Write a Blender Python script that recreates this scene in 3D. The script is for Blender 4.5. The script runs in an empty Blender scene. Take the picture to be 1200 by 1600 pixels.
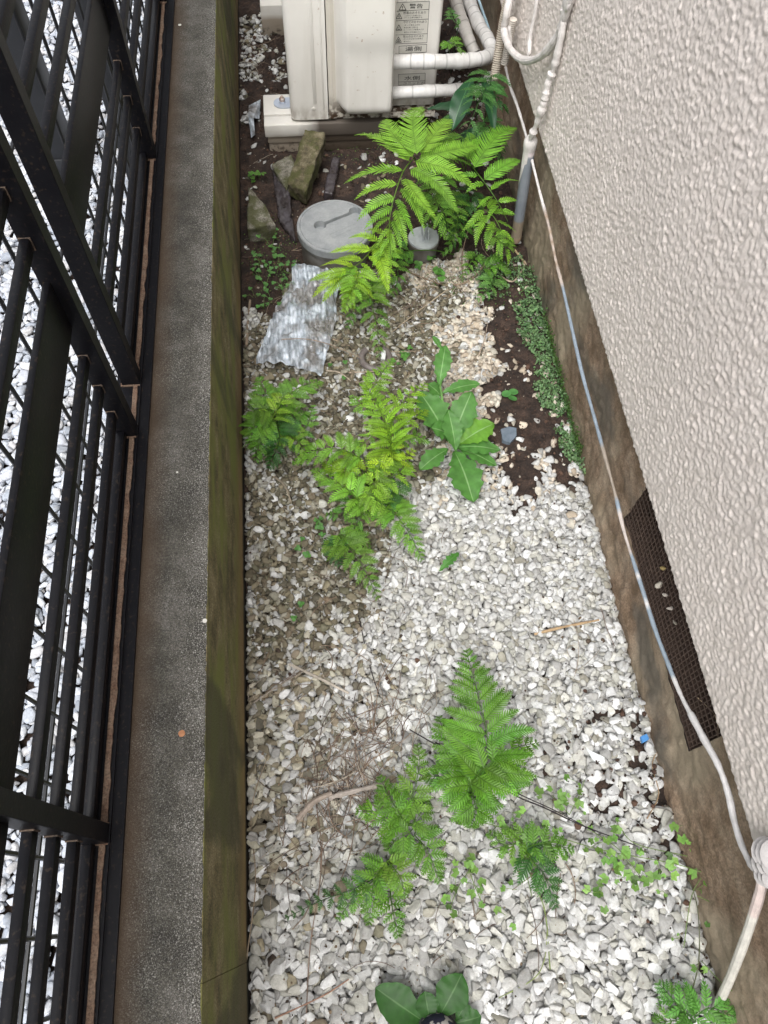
import bpy, bmesh, math, random
import numpy as np
from mathutils import Vector
S = bpy.context.scene
R = math.radians
rng = np.random.default_rng(7); random.seed(7)

# ---------------------------------------------------------------- camera
FPX, H = 1164.0, 1.5
def _basis():
    vy = (-242.0, 2200.0); vzx = -40.0
    Y = np.array([vy[0], vy[1], -FPX]); Y /= np.linalg.norm(Y)
    dy = -(vy[0]*vzx + FPX*FPX)/vy[1]
    D = np.array([vzx, dy, -FPX]); D /= np.linalg.norm(D)
    Z = -D; X = np.cross(Y, Z)
    return np.array([X, Y, Z])
MB_ = _basis(); CAM = np.array([0, 0, H])
cam = bpy.data.cameras.new('camera'); co = bpy.data.objects.new('camera', cam)
S.collection.objects.link(co); S.camera = co
from mathutils import Matrix
mw = Matrix([list(MB_[0])+[0], list(MB_[1])+[0], list(MB_[2])+[H], [0, 0, 0, 1]])
co.matrix_world = mw
cam.sensor_fit = 'VERTICAL'; cam.sensor_height = 36; cam.sensor_width = 27
cam.lens = 36*FPX/1600; cam.clip_start = .01; cam.clip_end = 500
S.render.resolution_x = 768; S.render.resolution_y = 1024
def ray(px, py): return MB_ @ np.array([px-600., 800.-py, -FPX])
def gz(px, py, z=0.): d = ray(px, py); return CAM + d*((z-H)/d[2])
def gx(px, py, x): d = ray(px, py); return CAM + d*(x/d[0])
def gy(px, py, y): d = ray(px, py); return CAM + d*(y/d[1])
def to_px(P):
    c = (np.asarray(P)-CAM) @ MB_
    return 600+FPX*c[..., 0]/-c[..., 2], 800-FPX*c[..., 1]/-c[..., 2]

# ---------------------------------------------------------------- light
w = bpy.data.worlds.new('World'); S.world = w; w.use_nodes = True
nt = w.node_tree; bg = nt.nodes['Background']
sky = nt.nodes.new('ShaderNodeTexSky'); sky.sky_type = 'NISHITA'; sky.sun_disc = False
SUN_EL, SUN_AZ = R(64), R(-158)
sky.sun_elevation = SUN_EL; sky.sun_rotation = SUN_AZ
sky.dust_density = 4; sky.air_density = 1
hs = nt.nodes.new('ShaderNodeHueSaturation'); hs.inputs['Saturation'].default_value = .22
nt.links.new(sky.outputs[0], hs.inputs['Color']); nt.links.new(hs.outputs[0], bg.inputs[0])
bg.inputs[1].default_value = .15
sl = bpy.data.lights.new('sun', 'SUN'); sl.energy = .95; sl.angle = R(40); sl.color = (1, .975, .94)
so = bpy.data.objects.new('sun', sl); S.collection.objects.link(so)
# sky sun_rotation: clockwise from +Y ; light comes from that direction
sd = Vector((math.sin(SUN_AZ)*math.cos(SUN_EL), math.cos(SUN_AZ)*math.cos(SUN_EL), math.sin(SUN_EL)))
so.rotation_euler = sd.to_track_quat('Z', 'Y').to_euler()
S.view_settings.view_transform = 'Standard'; S.view_settings.look = 'None'
S.view_settings.gamma = 1; S.view_settings.use_curve_mapping = False
S.view_settings.exposure = 1.27

# ---------------------------------------------------------------- helpers
def tag(o, label=None, cat=None, group=None, kind=None):
    if label: o['label'] = label
    if cat: o['category'] = cat
    if group: o['group'] = group
    if kind: o['kind'] = kind
    return o
def thing(name, label, cat, loc=(0, 0, 0), group=None):
    o = bpy.data.objects.new(name, None); S.collection.objects.link(o)
    o.location = [float(v) for v in loc]; o.empty_display_size = .05
    return tag(o, label, cat, group)
def mesh_np(name, V, F, mat, parent=None, loc=None, smooth=True, col=None):
    """V (n,3), F (m,k) array or list"""
    V = np.asarray(V, dtype=np.float64)
    base = np.array(parent.location) if parent is not None and parent.parent is None else None
    if parent is not None and parent.parent is not None: base = np.array(parent.parent.location)
    if parent is not None and parent.type == 'MESH' and parent.parent is None: base = np.array(parent.location)
    off = base if base is not None else (np.array(loc) if loc is not None else np.zeros(3))
    V = V-off
    me = bpy.data.meshes.new(name)
    if isinstance(F, np.ndarray):
        m, k = F.shape
        me.vertices.add(len(V)); me.vertices.foreach_set('co', V.astype(np.float32).ravel())
        me.loops.add(m*k); me.loops.foreach_set('vertex_index', F.astype(np.int32).ravel())
        me.polygons.add(m); me.polygons.foreach_set('loop_start', np.arange(0, m*k, k, dtype=np.int32))
        me.update(calc_edges=True)
    else:
        me.from_pydata(V.tolist(), [], F); me.update()
    me.polygons.foreach_set('use_smooth', np.full(len(me.polygons), smooth, dtype=bool))
    if col is not None:
        a = me.color_attributes.new('Col', 'FLOAT_COLOR', 'POINT')
        c = np.ones((len(V), 4), dtype=np.float32); c[:, :3] = np.asarray(col)
        a.data.foreach_set('color', c.ravel())
    me.materials.append(mat)
    o = bpy.data.objects.new(name, me); S.collection.objects.link(o)
    if parent is not None: o.parent = parent
    elif loc is not None: o.location = [float(v) for v in loc]
    return o
class MB:
    def __init__(s): s.v = []; s.f = []; s.c = []
    def add(s, V, F, c=(1, 1, 1)):
        n = len(s.v); s.v += [tuple(map(float, p)) for p in V]; s.f += [tuple(i+n for i in f) for f in F]
        s.c += ([c]*len(V) if not isinstance(c, list) else c)
    def box(s, a, b, bev=0.0, c=(1, 1, 1)):
        a = np.minimum(a, b) if False else np.array(a, float); b = np.array(b, float)
        lo, hi = np.minimum(a, b), np.maximum(a, b)
        if bev <= 0:
            V = [(x, y, z) for x in (lo[0], hi[0]) for y in (lo[1], hi[1]) for z in (lo[2], hi[2])]
            F = [(0, 1, 3, 2), (4, 6, 7, 5), (0, 4, 5, 1), (2, 3, 7, 6), (0, 2, 6, 4), (1, 5, 7, 3)]
            s.add(V, F, c); return s
        bm = bmesh.new(); bmesh.ops.create_cube(bm, size=1)
        for v in bm.verts:
            v.co = Vector([(lo[i]+hi[i])/2 + v.co[i]*(hi[i]-lo[i]) for i in range(3)])
        bmesh.ops.bevel(bm, geom=bm.edges[:], offset=bev, segments=2, affect='EDGES', profile=.5)
        bm.verts.ensure_lookup_table()
        V = [tuple(v.co) for v in bm.verts]; F = [tuple(v.index for v in f.verts) for f in bm.faces]
        bm.free(); s.add(V, F, c); return s
    def tube(s, pts, r, n=8, c=(1, 1, 1), cap=True):
        P = [np.array(p, float) for p in pts]; m = len(P)
        rr = r if hasattr(r, '__len__') else [r]*m
        V = []; F = []; up = np.array([.13, .21, .97])
        prev = None
        for i in range(m):
            t = P[min(i+1, m-1)]-P[max(i-1, 0)]; t /= (np.linalg.norm(t)+1e-9)
            if prev is None:
                a = np.cross(t, up)
                if np.linalg.norm(a) < .1: a = np.cross(t, [1, 0, 0])
            else: a = prev-t*np.dot(prev, t)
            a /= np.linalg.norm(a); b = np.cross(t, a); prev = a
            for k in range(n):
                th = 2*math.pi*k/n
                V.append(P[i]+rr[i]*(math.cos(th)*a+math.sin(th)*b))
        for i in range(m-1):
            for k in range(n):
                F.append((i*n+k, i*n+(k+1) % n, (i+1)*n+(k+1) % n, (i+1)*n+k))
        if cap: F.append(tuple(range(n))[::-1]); F.append(tuple((m-1)*n+k for k in range(n)))
        cc = c
        if isinstance(c, list): cc = [c[i] for i in range(m) for k in range(n)]
        s.add(V, F, cc); return s
    def lathe(s, prof, ctr, n=48, c=(1, 1, 1)):
        V = []; F = []
        for (r, z) in prof:
            for k in range(n):
                th = 2*math.pi*k/n; V.append((ctr[0]+r*math.cos(th), ctr[1]+r*math.sin(th), ctr[2]+z))
        for i in range(len(prof)-1):
            for k in range(n): F.append((i*n+k, i*n+(k+1) % n, (i+1)*n+(k+1) % n, (i+1)*n+k))
        F.append(tuple((len(prof)-1)*n+k for k in range(n)))
        s.add(V, F, c); return s
    def build(s, name, mat, parent=None, loc=None, smooth=False):
        o = mesh_np(name, np.array(s.v), s.f, mat, parent, loc, smooth, s.c)
        bm = bmesh.new(); bm.from_mesh(o.data); bmesh.ops.recalc_face_normals(bm, faces=bm.faces); bm.to_mesh(o.data); bm.free()
        if smooth == 'auto' or smooth is True:
            try: o.data.set_sharp_from_angle(angle=R(35))
            except Exception: pass
            o.data.polygons.foreach_set('use_smooth', [True]*len(o.data.polygons))
        return o
def spline(P, n=10):
    P = [np.array(p, float) for p in P]
    if len(P) < 3: return [P[0]+(P[-1]-P[0])*i/n for i in range(n+1)]
    out = []
    Q = [2*P[0]-P[1]]+P+[2*P[-1]-P[-2]]
    for i in range(1, len(Q)-2):
        a, b, c, d = Q[i-1:i+3]
        for k in range(n):
            t = k/n
            out.append(.5*((2*b)+(-a+c)*t+(2*a-5*b+4*c-d)*t*t+(-a+3*b-3*c+d)*t**3))
    out.append(P[-1]); return out
def fftnoise(ny, nx, lo, hi, seed, aniso=1.0):
    """band-passed noise, lo..hi feature size in cells"""
    g = np.random.default_rng(seed).standard_normal((ny, nx))
    fy = np.fft.fftfreq(ny)[:, None]; fx = np.fft.fftfreq(nx)[None, :]*aniso
    f = np.sqrt(fy**2+fx**2); m = np.exp(-(f*lo*.7)**2)*(1-np.exp(-(f*hi*.9)**2))
    r = np.real(np.fft.ifft2(np.fft.fft2(g)*m)); return r/r.std()
def grid_faces(ny, nx):
    i = np.arange(ny-1)[:, None]*nx+np.arange(nx-1)[None, :]
    return np.stack([i, i+1, i+nx+1, i+nx], -1).reshape(-1, 4)

# ---------------------------------------------------------------- materials
def mat(name, cols, scale=10, rough=.8, bump=0., bscale=60, metallic=0, attr=False, detail=6, stretch=(1, 1, 1),
        fine=0., fscale=400, pos=(.35, .65), spec=.5, extra=None):
    m = bpy.data.materials.new(name); m.use_nodes = True; t = m.node_tree; N = t.nodes; L = t.links
    b = N['Principled BSDF']; b.inputs['Roughness'].default_value = rough; b.inputs['Metallic'].default_value = metallic
    b.inputs['Specular IOR Level'].default_value = spec
    tc = N.new('ShaderNodeTexCoord'); mp = N.new('ShaderNodeMapping'); mp.inputs['Scale'].default_value = stretch
    L.new(tc.outputs['Object'], mp.inputs[0])
    nz = N.new('ShaderNodeTexNoise'); nz.inputs['Scale'].default_value = scale; nz.inputs['Detail'].default_value = detail
    nz.inputs['Roughness'].default_value = .65
    L.new(mp.outputs[0], nz.inputs['Vector'])
    cr = N.new('ShaderNodeValToRGB'); e = cr.color_ramp.elements
    e[0].position = pos[0]; e[0].color = (*cols[0], 1); e[1].position = pos[1]; e[1].color = (*cols[-1], 1)
    for i, c in enumerate(cols[1:-1]):
        q = e.new(pos[0]+(pos[1]-pos[0])*(i+1)/(len(cols)-1)); q.color = (*c, 1)
    L.new(nz.outputs[0], cr.inputs[0]); out = cr.outputs[0]
    if fine:
        n2 = N.new('ShaderNodeTexNoise'); n2.inputs['Scale'].default_value = fscale; n2.inputs['Detail'].default_value = 2
        L.new(mp.outputs[0], n2.inputs['Vector'])
        mr = N.new('ShaderNodeMapRange'); mr.inputs['From Min'].default_value = .3; mr.inputs['From Max'].default_value = .7
        mr.inputs['To Min'].default_value = 1-fine; mr.inputs['To Max'].default_value = 1+fine
        L.new(n2.outputs[0], mr.inputs[0])
        mx = N.new('ShaderNodeMix'); mx.data_type = 'RGBA'; mx.blend_type = 'MULTIPLY'; mx.inputs[0].default_value = 1
        L.new(out, mx.inputs[6]); L.new(mr.outputs[0], mx.inputs[7]); out = mx.outputs[2]
    if attr:
        at = N.new('ShaderNodeAttribute'); at.attribute_name = 'Col'
        mx = N.new('ShaderNodeMix'); mx.data_type = 'RGBA'; mx.blend_type = 'MULTIPLY'; mx.inputs[0].default_value = 1
        L.new(out, mx.inputs[6]); L.new(at.outputs[0], mx.inputs[7]); out = mx.outputs[2]
    if extra: out = extra(N, L, tc, out, b)
    L.new(out, b.inputs['Base Color'])
    if bump:
        n3 = N.new('ShaderNodeTexNoise'); n3.inputs['Scale'].default_value = bscale; n3.inputs['Detail'].default_value = 5
        L.new(mp.outputs[0], n3.inputs['Vector'])
        bp = N.new('ShaderNodeBump'); bp.inputs['Strength'].default_value = 1; bp.inputs['Distance'].default_value = bump
        L.new(n3.outputs[0], bp.inputs['Height']); L.new(bp.outputs[0], b.inputs['Normal'])
    return m
def mixcol(N, L, fac, a, colour):
    mx = N.new('ShaderNodeMix'); mx.data_type = 'RGBA'; L.new(fac, mx.inputs[0])
    L.new(a, mx.inputs[6])
    if isinstance(colour, tuple): mx.inputs[7].default_value = (*colour, 1)
    else: L.new(colour, mx.inputs[7])
    return mx.outputs[2]
def noise_fac(N, L, tc, scale, lo, hi, detail=4, stretch=(1, 1, 1), src='Object'):
    mp = N.new('ShaderNodeMapping'); mp.inputs['Scale'].default_value = stretch; L.new(tc.outputs[src], mp.inputs[0])
    n = N.new('ShaderNodeTexNoise'); n.inputs['Scale'].default_value = scale; n.inputs['Detail'].default_value = detail
    L.new(mp.outputs[0], n.inputs['Vector'])
    r = N.new('ShaderNodeMapRange'); r.inputs['From Min'].default_value = lo; r.inputs['From Max'].default_value = hi
    L.new(n.outputs[0], r.inputs[0]); return r.outputs[0]
def axis_fac(N, L, tc, axis, a, b_, wob=0., ws=12.):
    sp = N.new('ShaderNodeSeparateXYZ'); ge = N.new('ShaderNodeNewGeometry'); L.new(ge.outputs['Position'], sp.inputs[0])
    val = sp.outputs[axis]
    if wob:
        n = N.new('ShaderNodeTexNoise'); n.inputs['Scale'].default_value = ws; n.inputs['Detail'].default_value = 5
        L.new(tc.outputs['Object'], n.inputs['Vector'])
        ma = N.new('ShaderNodeMath'); ma.operation = 'MULTIPLY_ADD'; L.new(n.outputs[0], ma.inputs[0]); ma.inputs[1].default_value = wob*2
        L.new(val, ma.inputs[2]); ms = N.new('ShaderNodeMath'); ms.operation = 'SUBTRACT'; L.new(ma.outputs[0], ms.inputs[0]); ms.inputs[1].default_value = wob
        val = ms.outputs[0]
    r = N.new('ShaderNodeMapRange'); r.inputs['From Min'].default_value = a; r.inputs['From Max'].default_value = b_
    L.new(val, r.inputs[0]); return r.outputs[0]
def mul(N, L, a, b):
    m = N.new('ShaderNodeMath'); m.operation = 'MULTIPLY'; L.new(a, m.inputs[0])
    if isinstance(b, float): m.inputs[1].default_value = b
    else: L.new(b, m.inputs[1])
    return m.outputs[0]

def leafmat(name, rough=.45, trans=.3, vary=.25):
    m = bpy.data.materials.new(name); m.use_nodes = True; t = m.node_tree; N = t.nodes; L = t.links
    b = N['Principled BSDF']; b.inputs['Roughness'].default_value = rough; b.inputs['Specular IOR Level'].default_value = .35
    at = N.new('ShaderNodeAttribute'); at.attribute_name = 'Col'
    tc = N.new('ShaderNodeTexCoord'); nz = N.new('ShaderNodeTexNoise'); nz.inputs['Scale'].default_value = 60; nz.inputs['Detail'].default_value = 4
    L.new(tc.outputs['Object'], nz.inputs['Vector'])
    mr = N.new('ShaderNodeMapRange'); mr.inputs['From Min'].default_value = .3; mr.inputs['From Max'].default_value = .7
    mr.inputs['To Min'].default_value = 1-vary; mr.inputs['To Max'].default_value = 1+vary; L.new(nz.outputs[0], mr.inputs[0])
    mx = N.new('ShaderNodeMix'); mx.data_type = 'RGBA'; mx.blend_type = 'MULTIPLY'; mx.inputs[0].default_value = 1
    L.new(at.outputs[0], mx.inputs[6]); L.new(mr.outputs[0], mx.inputs[7])
    L.new(mx.outputs[2], b.inputs['Base Color'])
    tr = N.new('ShaderNodeBsdfTranslucent'); L.new(mx.outputs[2], tr.inputs[0])
    ms = N.new('ShaderNodeMixShader'); ms.inputs[0].default_value = trans
    out = N['Material Output']; L.new(b.outputs[0], ms.inputs[1]); L.new(tr.outputs[0], ms.inputs[2]); L.new(ms.outputs[0], out.inputs[0])
    return m

M = {}
def cop_extra(N, L, tc, out, b):
    # pale grit worn clean towards the outer edge, rust bleeding from the fence rail
    vo = N.new('ShaderNodeTexVoronoi'); vo.inputs['Scale'].default_value = 330; L.new(tc.outputs['Object'], vo.inputs['Vector'])
    lt = N.new('ShaderNodeMapRange'); lt.inputs['From Min'].default_value = .42; lt.inputs['From Max'].default_value = .2; L.new(vo.outputs['Distance'], lt.inputs[0])
    big = noise_fac(N, L, tc, 7, .25, .75, 8); e = axis_fac(N, L, tc, 0, -.262, -.19, .03, 20)
    ad = N.new('ShaderNodeMath'); ad.operation = 'MAXIMUM'; L.new(mul(N, L, big, .6), ad.inputs[0]); L.new(e, ad.inputs[1])
    s = noise_fac(N, L, tc, 420, .44, .6, 3)
    pale = noise_fac(N, L, tc, 750, .5, .64, 2); out = mixcol(N, L, mul(N, L, mul(N, L, pale, ad.outputs[0]), .8), out, (.30, .29, .27))
    out = mixcol(N, L, mul(N, L, mul(N, L, lt.outputs[0], s), ad.outputs[0]), out, (.42, .41, .38))
    r = axis_fac(N, L, tc, 0, -.262, -.298, .014, 14); out = mixcol(N, L, mul(N, L, r, .8), out, (.055, .033, .017))
    return out
M['coping'] = mat('coping_concrete', [(.022, .02, .015), (.042, .039, .03), (.075, .07, .06)], 16, .93, .0012, 260, fine=.5, fscale=330, extra=cop_extra)
def side_extra(N, L, tc, out, b):
    f = noise_fac(N, L, tc, 5, .44, .62, 4, (1, 1, 2.5)); out = mixcol(N, L, f, out, (.15, .165, .035))
    r = axis_fac(N, L, tc, 2, .12, .02, .015, 9); out = mixcol(N, L, mul(N, L, r, .75), out, (.24, .15, .065))
    f2 = noise_fac(N, L, tc, 3.1, .56, .62, 5, (1, 1.6, .5)); out = mixcol(N, L, mul(N, L, f2, .7), out, (.05, .05, .02))
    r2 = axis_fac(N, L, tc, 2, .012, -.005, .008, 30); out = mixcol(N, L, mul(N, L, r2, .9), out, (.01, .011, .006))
    return out
M['wall_side'] = mat('mossy_concrete', [(.07, .06, .024), (.14, .115, .05), (.22, .185, .1)], 18, .97, .003, 260, fine=.6, fscale=420, extra=side_extra)
def metal_extra(N, L, tc, out, b):
    f = noise_fac(N, L, tc, 170, .58, .7, 8); return mixcol(N, L, mul(N, L, f, .45), out, (.05, .036, .025))
M['black'] = mat('black_painted_steel', [(.0035, .0035, .005), (.006, .006, .0075)], 20, .42, .0002, 200, extra=metal_extra, spec=.16)
M['dust'] = mat('dusty_rust', [(.1, .055, .035), (.17, .12, .085)], 60, .95, .0008, 300, fine=.4)
M['weld'] = mat('weld_scale', [(.02, .015, .012), (.12, .085, .06)], 160, .9, .0005, 300)
M['wire'] = mat('dark_wire', [(.008, .009, .011), (.014, .015, .018)], 30, .45)
def stucco_extra(N, L, tc, out, b):
    f = noise_fac(N, L, tc, 2.2, .4, .7, 3); return mixcol(N, L, mul(N, L, f, .35), out, (.50, .455, .415))
M['stucco'] = mat('pale_stucco', [(.59, .53, .485), (.66, .60, .555)], 30, .85, .0006, 220, fine=.06, extra=stucco_extra)
def found_extra(N, L, tc, out, b):
    f = noise_fac(N, L, tc, 4, .48, .62, 5, (1, 1, .6)); out = mixcol(N, L, mul(N, L, f, .7), out, (.33, .28, .2))
    f = noise_fac(N, L, tc, 7, .56, .66, 5, (1, .5, 1)); out = mixcol(N, L, mul(N, L, f, .7), out, (.095, .09, .075))
    r = axis_fac(N, L, tc, 2, .25, .33, .03, 6); out = mixcol(N, L, mul(N, L, r, .6), out, (.07, .036, .018))
    r = axis_fac(N, L, tc, 2, .055, .0, .02, 20); g = axis_fac(N, L, tc, 1, .7, .95, .05, 10)
    out = mixcol(N, L, mul(N, L, mul(N, L, r, g), .6), out, (.05, .055, .025)); return out
M['found'] = mat('weathered_foundation', [(.15, .1, .06), (.24, .17, .115), (.33, .255, .185)], 16, .95, .002, 110, fine=.3, fscale=260, extra=found_extra)
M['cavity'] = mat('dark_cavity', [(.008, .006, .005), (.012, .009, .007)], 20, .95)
M['net'] = mat('brown_net', [(.055, .034, .025), (.09, .058, .042)], 40, .8)
M['soil'] = mat('dark_soil', [(.012, .007, .005), (.027, .016, .011), (.055, .033, .023)], 30, .9, .004, 120, fine=.5, fscale=350)
M['crumb'] = mat('soil_crumb', [(.8, .8, .8), (1.2, 1.2, 1.2)], 200, .9, attr=True)
def stone_extra(N, L, tc, out, b):
    f = noise_fac(N, L, tc, 90, .52, .7, 6); return mixcol(N, L, mul(N, L, f, .35), out, (.2, .18, .14))
M['stone'] = mat('gravel_stone', [(.78, .78, .78), (1.05, 1.05, 1.05)], 160, .8, .0007, 420, attr=True, fine=.1, fscale=900, extra=stone_extra)
def unit_extra(N, L, tc, out, b):
    f = noise_fac(N, L, tc, 75, .68, .72, 3); g = noise_fac(N, L, tc, 9, .42, .6, 3)
    out = mixcol(N, L, mul(N, L, mul(N, L, f, g), .6), out, (.3, .17, .08))
    f = noise_fac(N, L, tc, 50, .4, .65, 6, (1, 1, .5)); g = axis_fac(N, L, tc, 2, .16, .1, .03, 12); out = mixcol(N, L, mul(N, L, mul(N, L, f, g), .65), out, (.2, .15, .1))
    f = noise_fac(N, L, tc, 14, .5, .75, 5, (1.5, 1.5, .15)); out = mixcol(N, L, mul(N, L, f, .3), out, (.35, .31, .25))
    return out
M['unit'] = mat('cream_painted_steel', [(.69, .67, .625), (.75, .73, .685)], 5, .38, .0001, 40, extra=unit_extra)
def grime_extra(N, L, tc, out, b):
    f = noise_fac(N, L, tc, 60, .42, .55, 6); g = axis_fac(N, L, tc, 2, .175, .11, .02, 20)
    out = mixcol(N, L, mul(N, L, f, g), out, (.06, .035, .02)); return out
M['unit_dirty'] = mat('grimy_painted_steel', [(.54, .51, .44), (.6, .56, .5)], 8, .5, .0002, 80, extra=grime_extra)
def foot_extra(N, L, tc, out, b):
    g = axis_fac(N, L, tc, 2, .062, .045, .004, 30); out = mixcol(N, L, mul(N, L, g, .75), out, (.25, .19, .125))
    f = noise_fac(N, L, tc, 80, .5, .62, 6); h = axis_fac(N, L, tc, 0, -.01, .05, .03, 15); out = mixcol(N, L, mul(N, L, h, .92), out, (.045, .03, .02))  # dirt and the unit's shade both painted in, darkening all but the left end
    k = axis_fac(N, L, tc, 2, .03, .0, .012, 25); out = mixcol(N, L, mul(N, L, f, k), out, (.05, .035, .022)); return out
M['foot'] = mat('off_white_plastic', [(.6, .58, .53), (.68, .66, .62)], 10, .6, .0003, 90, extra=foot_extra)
M['zinc'] = mat('zinc_steel', [(.45, .5, .58), (.55, .6, .68)], 30, .35, metallic=.6)
M['rustbolt'] = mat('rusty_bolt', [(.25, .1, .06), (.5, .45, .4)], 80, .5, metallic=.5)
M['tape'] = mat('white_wrap_tape', [(.52, .51, .49), (.66, .65, .635)], 25, .6, .0004, 90, attr=True)
M['cable'] = mat('painted_cable', [(.8, .8, .8), (1.05, 1.05, 1.05)], 50, .65, .0008, 160, attr=True)
M['pvc'] = mat('grey_pvc', [(.17, .19, .22), (.23, .25, .28)], 12, .4, attr=True)
M['lid'] = mat('grey_plastic_lid', [(.2, .215, .225), (.29, .3, .305)], 22, .36, .0001, 150, fine=.06, fscale=200)
M['lidside'] = mat('dirty_grey_plastic', [(.1, .085, .07), (.17, .165, .155)], 18, .6, .0003, 100)
M['lidcap'] = mat('pale_plastic_cap', [(.36, .39, .4), (.5, .53, .54)], 40, .35)
M['ink'] = mat('black_ink', [(.02, .02, .02), (.03, .03, .03)], 10, .6)
M['paper'] = mat('label_film', [(.55, .54, .49), (.58, .56, .51)], 10, .5)
def moss_extra(N, L, tc, out, b):
    f = noise_fac(N, L, tc, 28, .42, .56, 6); out = mixcol(N, L, mul(N, L, f, .8), out, (.05, .055, .012)); return out
M['mossrock'] = mat('mossy_rock', [(.045, .036, .02), (.1, .085, .05), (.16, .14, .09)], 45, .95, .003, 160, fine=.35, extra=moss_extra)
M['rock'] = mat('broken_concrete', [(.09, .08, .06), (.17, .16, .13), (.25, .24, .2)], 50, .95, .002, 200, fine=.4, extra=moss_extra)
M['wetrock'] = mat('wet_dark_rock', [(.03, .024, .022), (.06, .052, .06)], 40, .25, .003, 90)
M['leaf'] = leafmat('fern_leaf'); M['gloss'] = leafmat('glossy_leaf', .38, .1, .12); M['weed'] = leafmat('weed_leaf', .5, .25, .2)
M['stem'] = mat('stem_fibre', [(.8, .8, .8), (1.1, 1.1, 1.1)], 90, .7, attr=True)
M['twig'] = mat('dry_twig', [(.7, .7, .7), (1.1, 1.1, 1.1)], 150, .9, attr=True)
def film_extra(N, L, tc, out, b):
    f = noise_fac(N, L, tc, 14, .48, .6, 5); out = mixcol(N, L, mul(N, L, f, .7), out, (.2, .17, .14)); 
    r = noise_fac(N, L, tc, 70, .35, .7, 5); L.new(r, b.inputs['Roughness'])
    a = N.new('ShaderNodeMapRange'); a.inputs['To Min'].default_value = .95; a.inputs['To Max'].default_value = .5; L.new(noise_fac(N, L, tc, 26, .40, .6, 5), a.inputs[0]); L.new(a.outputs[0], b.inputs['Alpha']); return out
M['film'] = mat('crumpled_film', [(.26, .29, .32), (.42, .48, .54), (.72, .78, .86)], 40, .2, .0008, 40, stretch=(3.4, .5, 1), pos=(.34, .6), extra=film_extra, spec=.9)
M['film'].node_tree.nodes['Mapping'].inputs['Rotation'].default_value = (0, 0, R(-24))
M['ring'] = mat('dull_grey_rubber', [(.11, .09, .085), (.19, .17, .16)], 60, .5, .0004, 150)
M['slate'] = mat('blue_slate', [(.09, .12, .15), (.14, .17, .21)], 60, .8, .0006, 200)
M['blue'] = mat('blue_plastic', [(.05, .2, .5), (.1, .3, .6)], 60, .4)
M['white'] = mat('white_plastic', [(.7, .74, .74), (.8, .83, .83)], 60, .4)
M['orange'] = mat('orange_petal', [(.3, .13, .06), (.4, .19, .09)], 120, .8)
def shoe_extra(N, L, tc, out, b):
    f = noise_fac(N, L, tc, 45, .55, .57, 2); return mixcol(N, L, f, out, (.4, .38, .36))
M['shoe'] = mat('dark_patterned_cloth', [(.012, .013, .03), (.02, .02, .045)], 60, .9, .0005, 500, extra=shoe_extra)
M['sole'] = mat('dark_rubber', [(.02, .02, .025), (.03, .03, .035)], 60, .8)

# ---------------------------------------------------------------- zones (drawn on the ground plan through the survey grid)
def inpoly(px, py, poly):
    px = np.asarray(px); py = np.asarray(py); r = np.zeros(px.shape, bool); n = len(poly); j = n-1
    for i in range(n):
        xi, yi = poly[i]; xj, yj = poly[j]
        r ^= ((yi > py) != (yj > py)) & (px < (xj-xi)*(py-yi)/(yj-yi+1e-9)+xi); j = i
    return r
_n1 = fftnoise(512, 512, 14, 60, 5); _n2 = fftnoise(512, 512, 5, 25, 6)
def nz(x, y, which=0, s=120.):
    a = _n1 if which == 0 else _n2
    return a[(np.asarray(y)*s).astype(int) % 512, (np.asarray(x)*s).astype(int) % 512]
SOIL_R = [(742, 440), (800, 395), (860, 440), (905, 620), (922, 742), (870, 735), (835, 728), (815, 765), (775, 760), (770, 700), (752, 650), (772, 560)]
SOIL_T = [(360, -60), (360, 470), (430, 500), (470, 440), (560, 420), (640, 430), (720, 410), (800, 400), (860, 440), (820, -60)]
SOIL_B = [[(975, 1120), (1005, 1120), (1060, 1290), (1075, 1345), (1040, 1340), (1005, 1250), (985, 1190)],
          [(1080, 1440), (1110, 1440), (1125, 1560), (1095, 1560)], [(900, 1100), (975, 1110), (975, 1135), (905, 1125)], [(930, 1215), (985, 1220), (980, 1270), (935, 1290), (900, 1250)]]
def density(x, y):
    px, py = to_px(np.stack([x, y, np.zeros_like(x)], -1))
    j = 14*nz(x, y); k = 14*nz(x+.7, y+.3)
    d = np.ones_like(x)
    d = np.where(inpoly(px+j, py+k, SOIL_R), .015, d)
    st = inpoly(px+j, py+k, SOIL_T); d = np.where(st, .006, d)
    d = np.where((px+j < 440) & (py+k < 118), .16, d)
    for p in SOIL_B: d = np.where(inpoly(px+j*.7, py+k*.7, p), .1, d)
    d = np.where(inpoly(px+j, py+k, [(880, 1080), (1010, 1080), (1100, 1400), (1090, 1480), (1000, 1420), (860, 1240)]) & (d > .5), .62, d)
    d = np.where(inpoly(px+j, py+k, [(755, 690), (850, 720), (840, 790), (770, 790)]) & (d > .5), .45, d)
    return d, px, py
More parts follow.
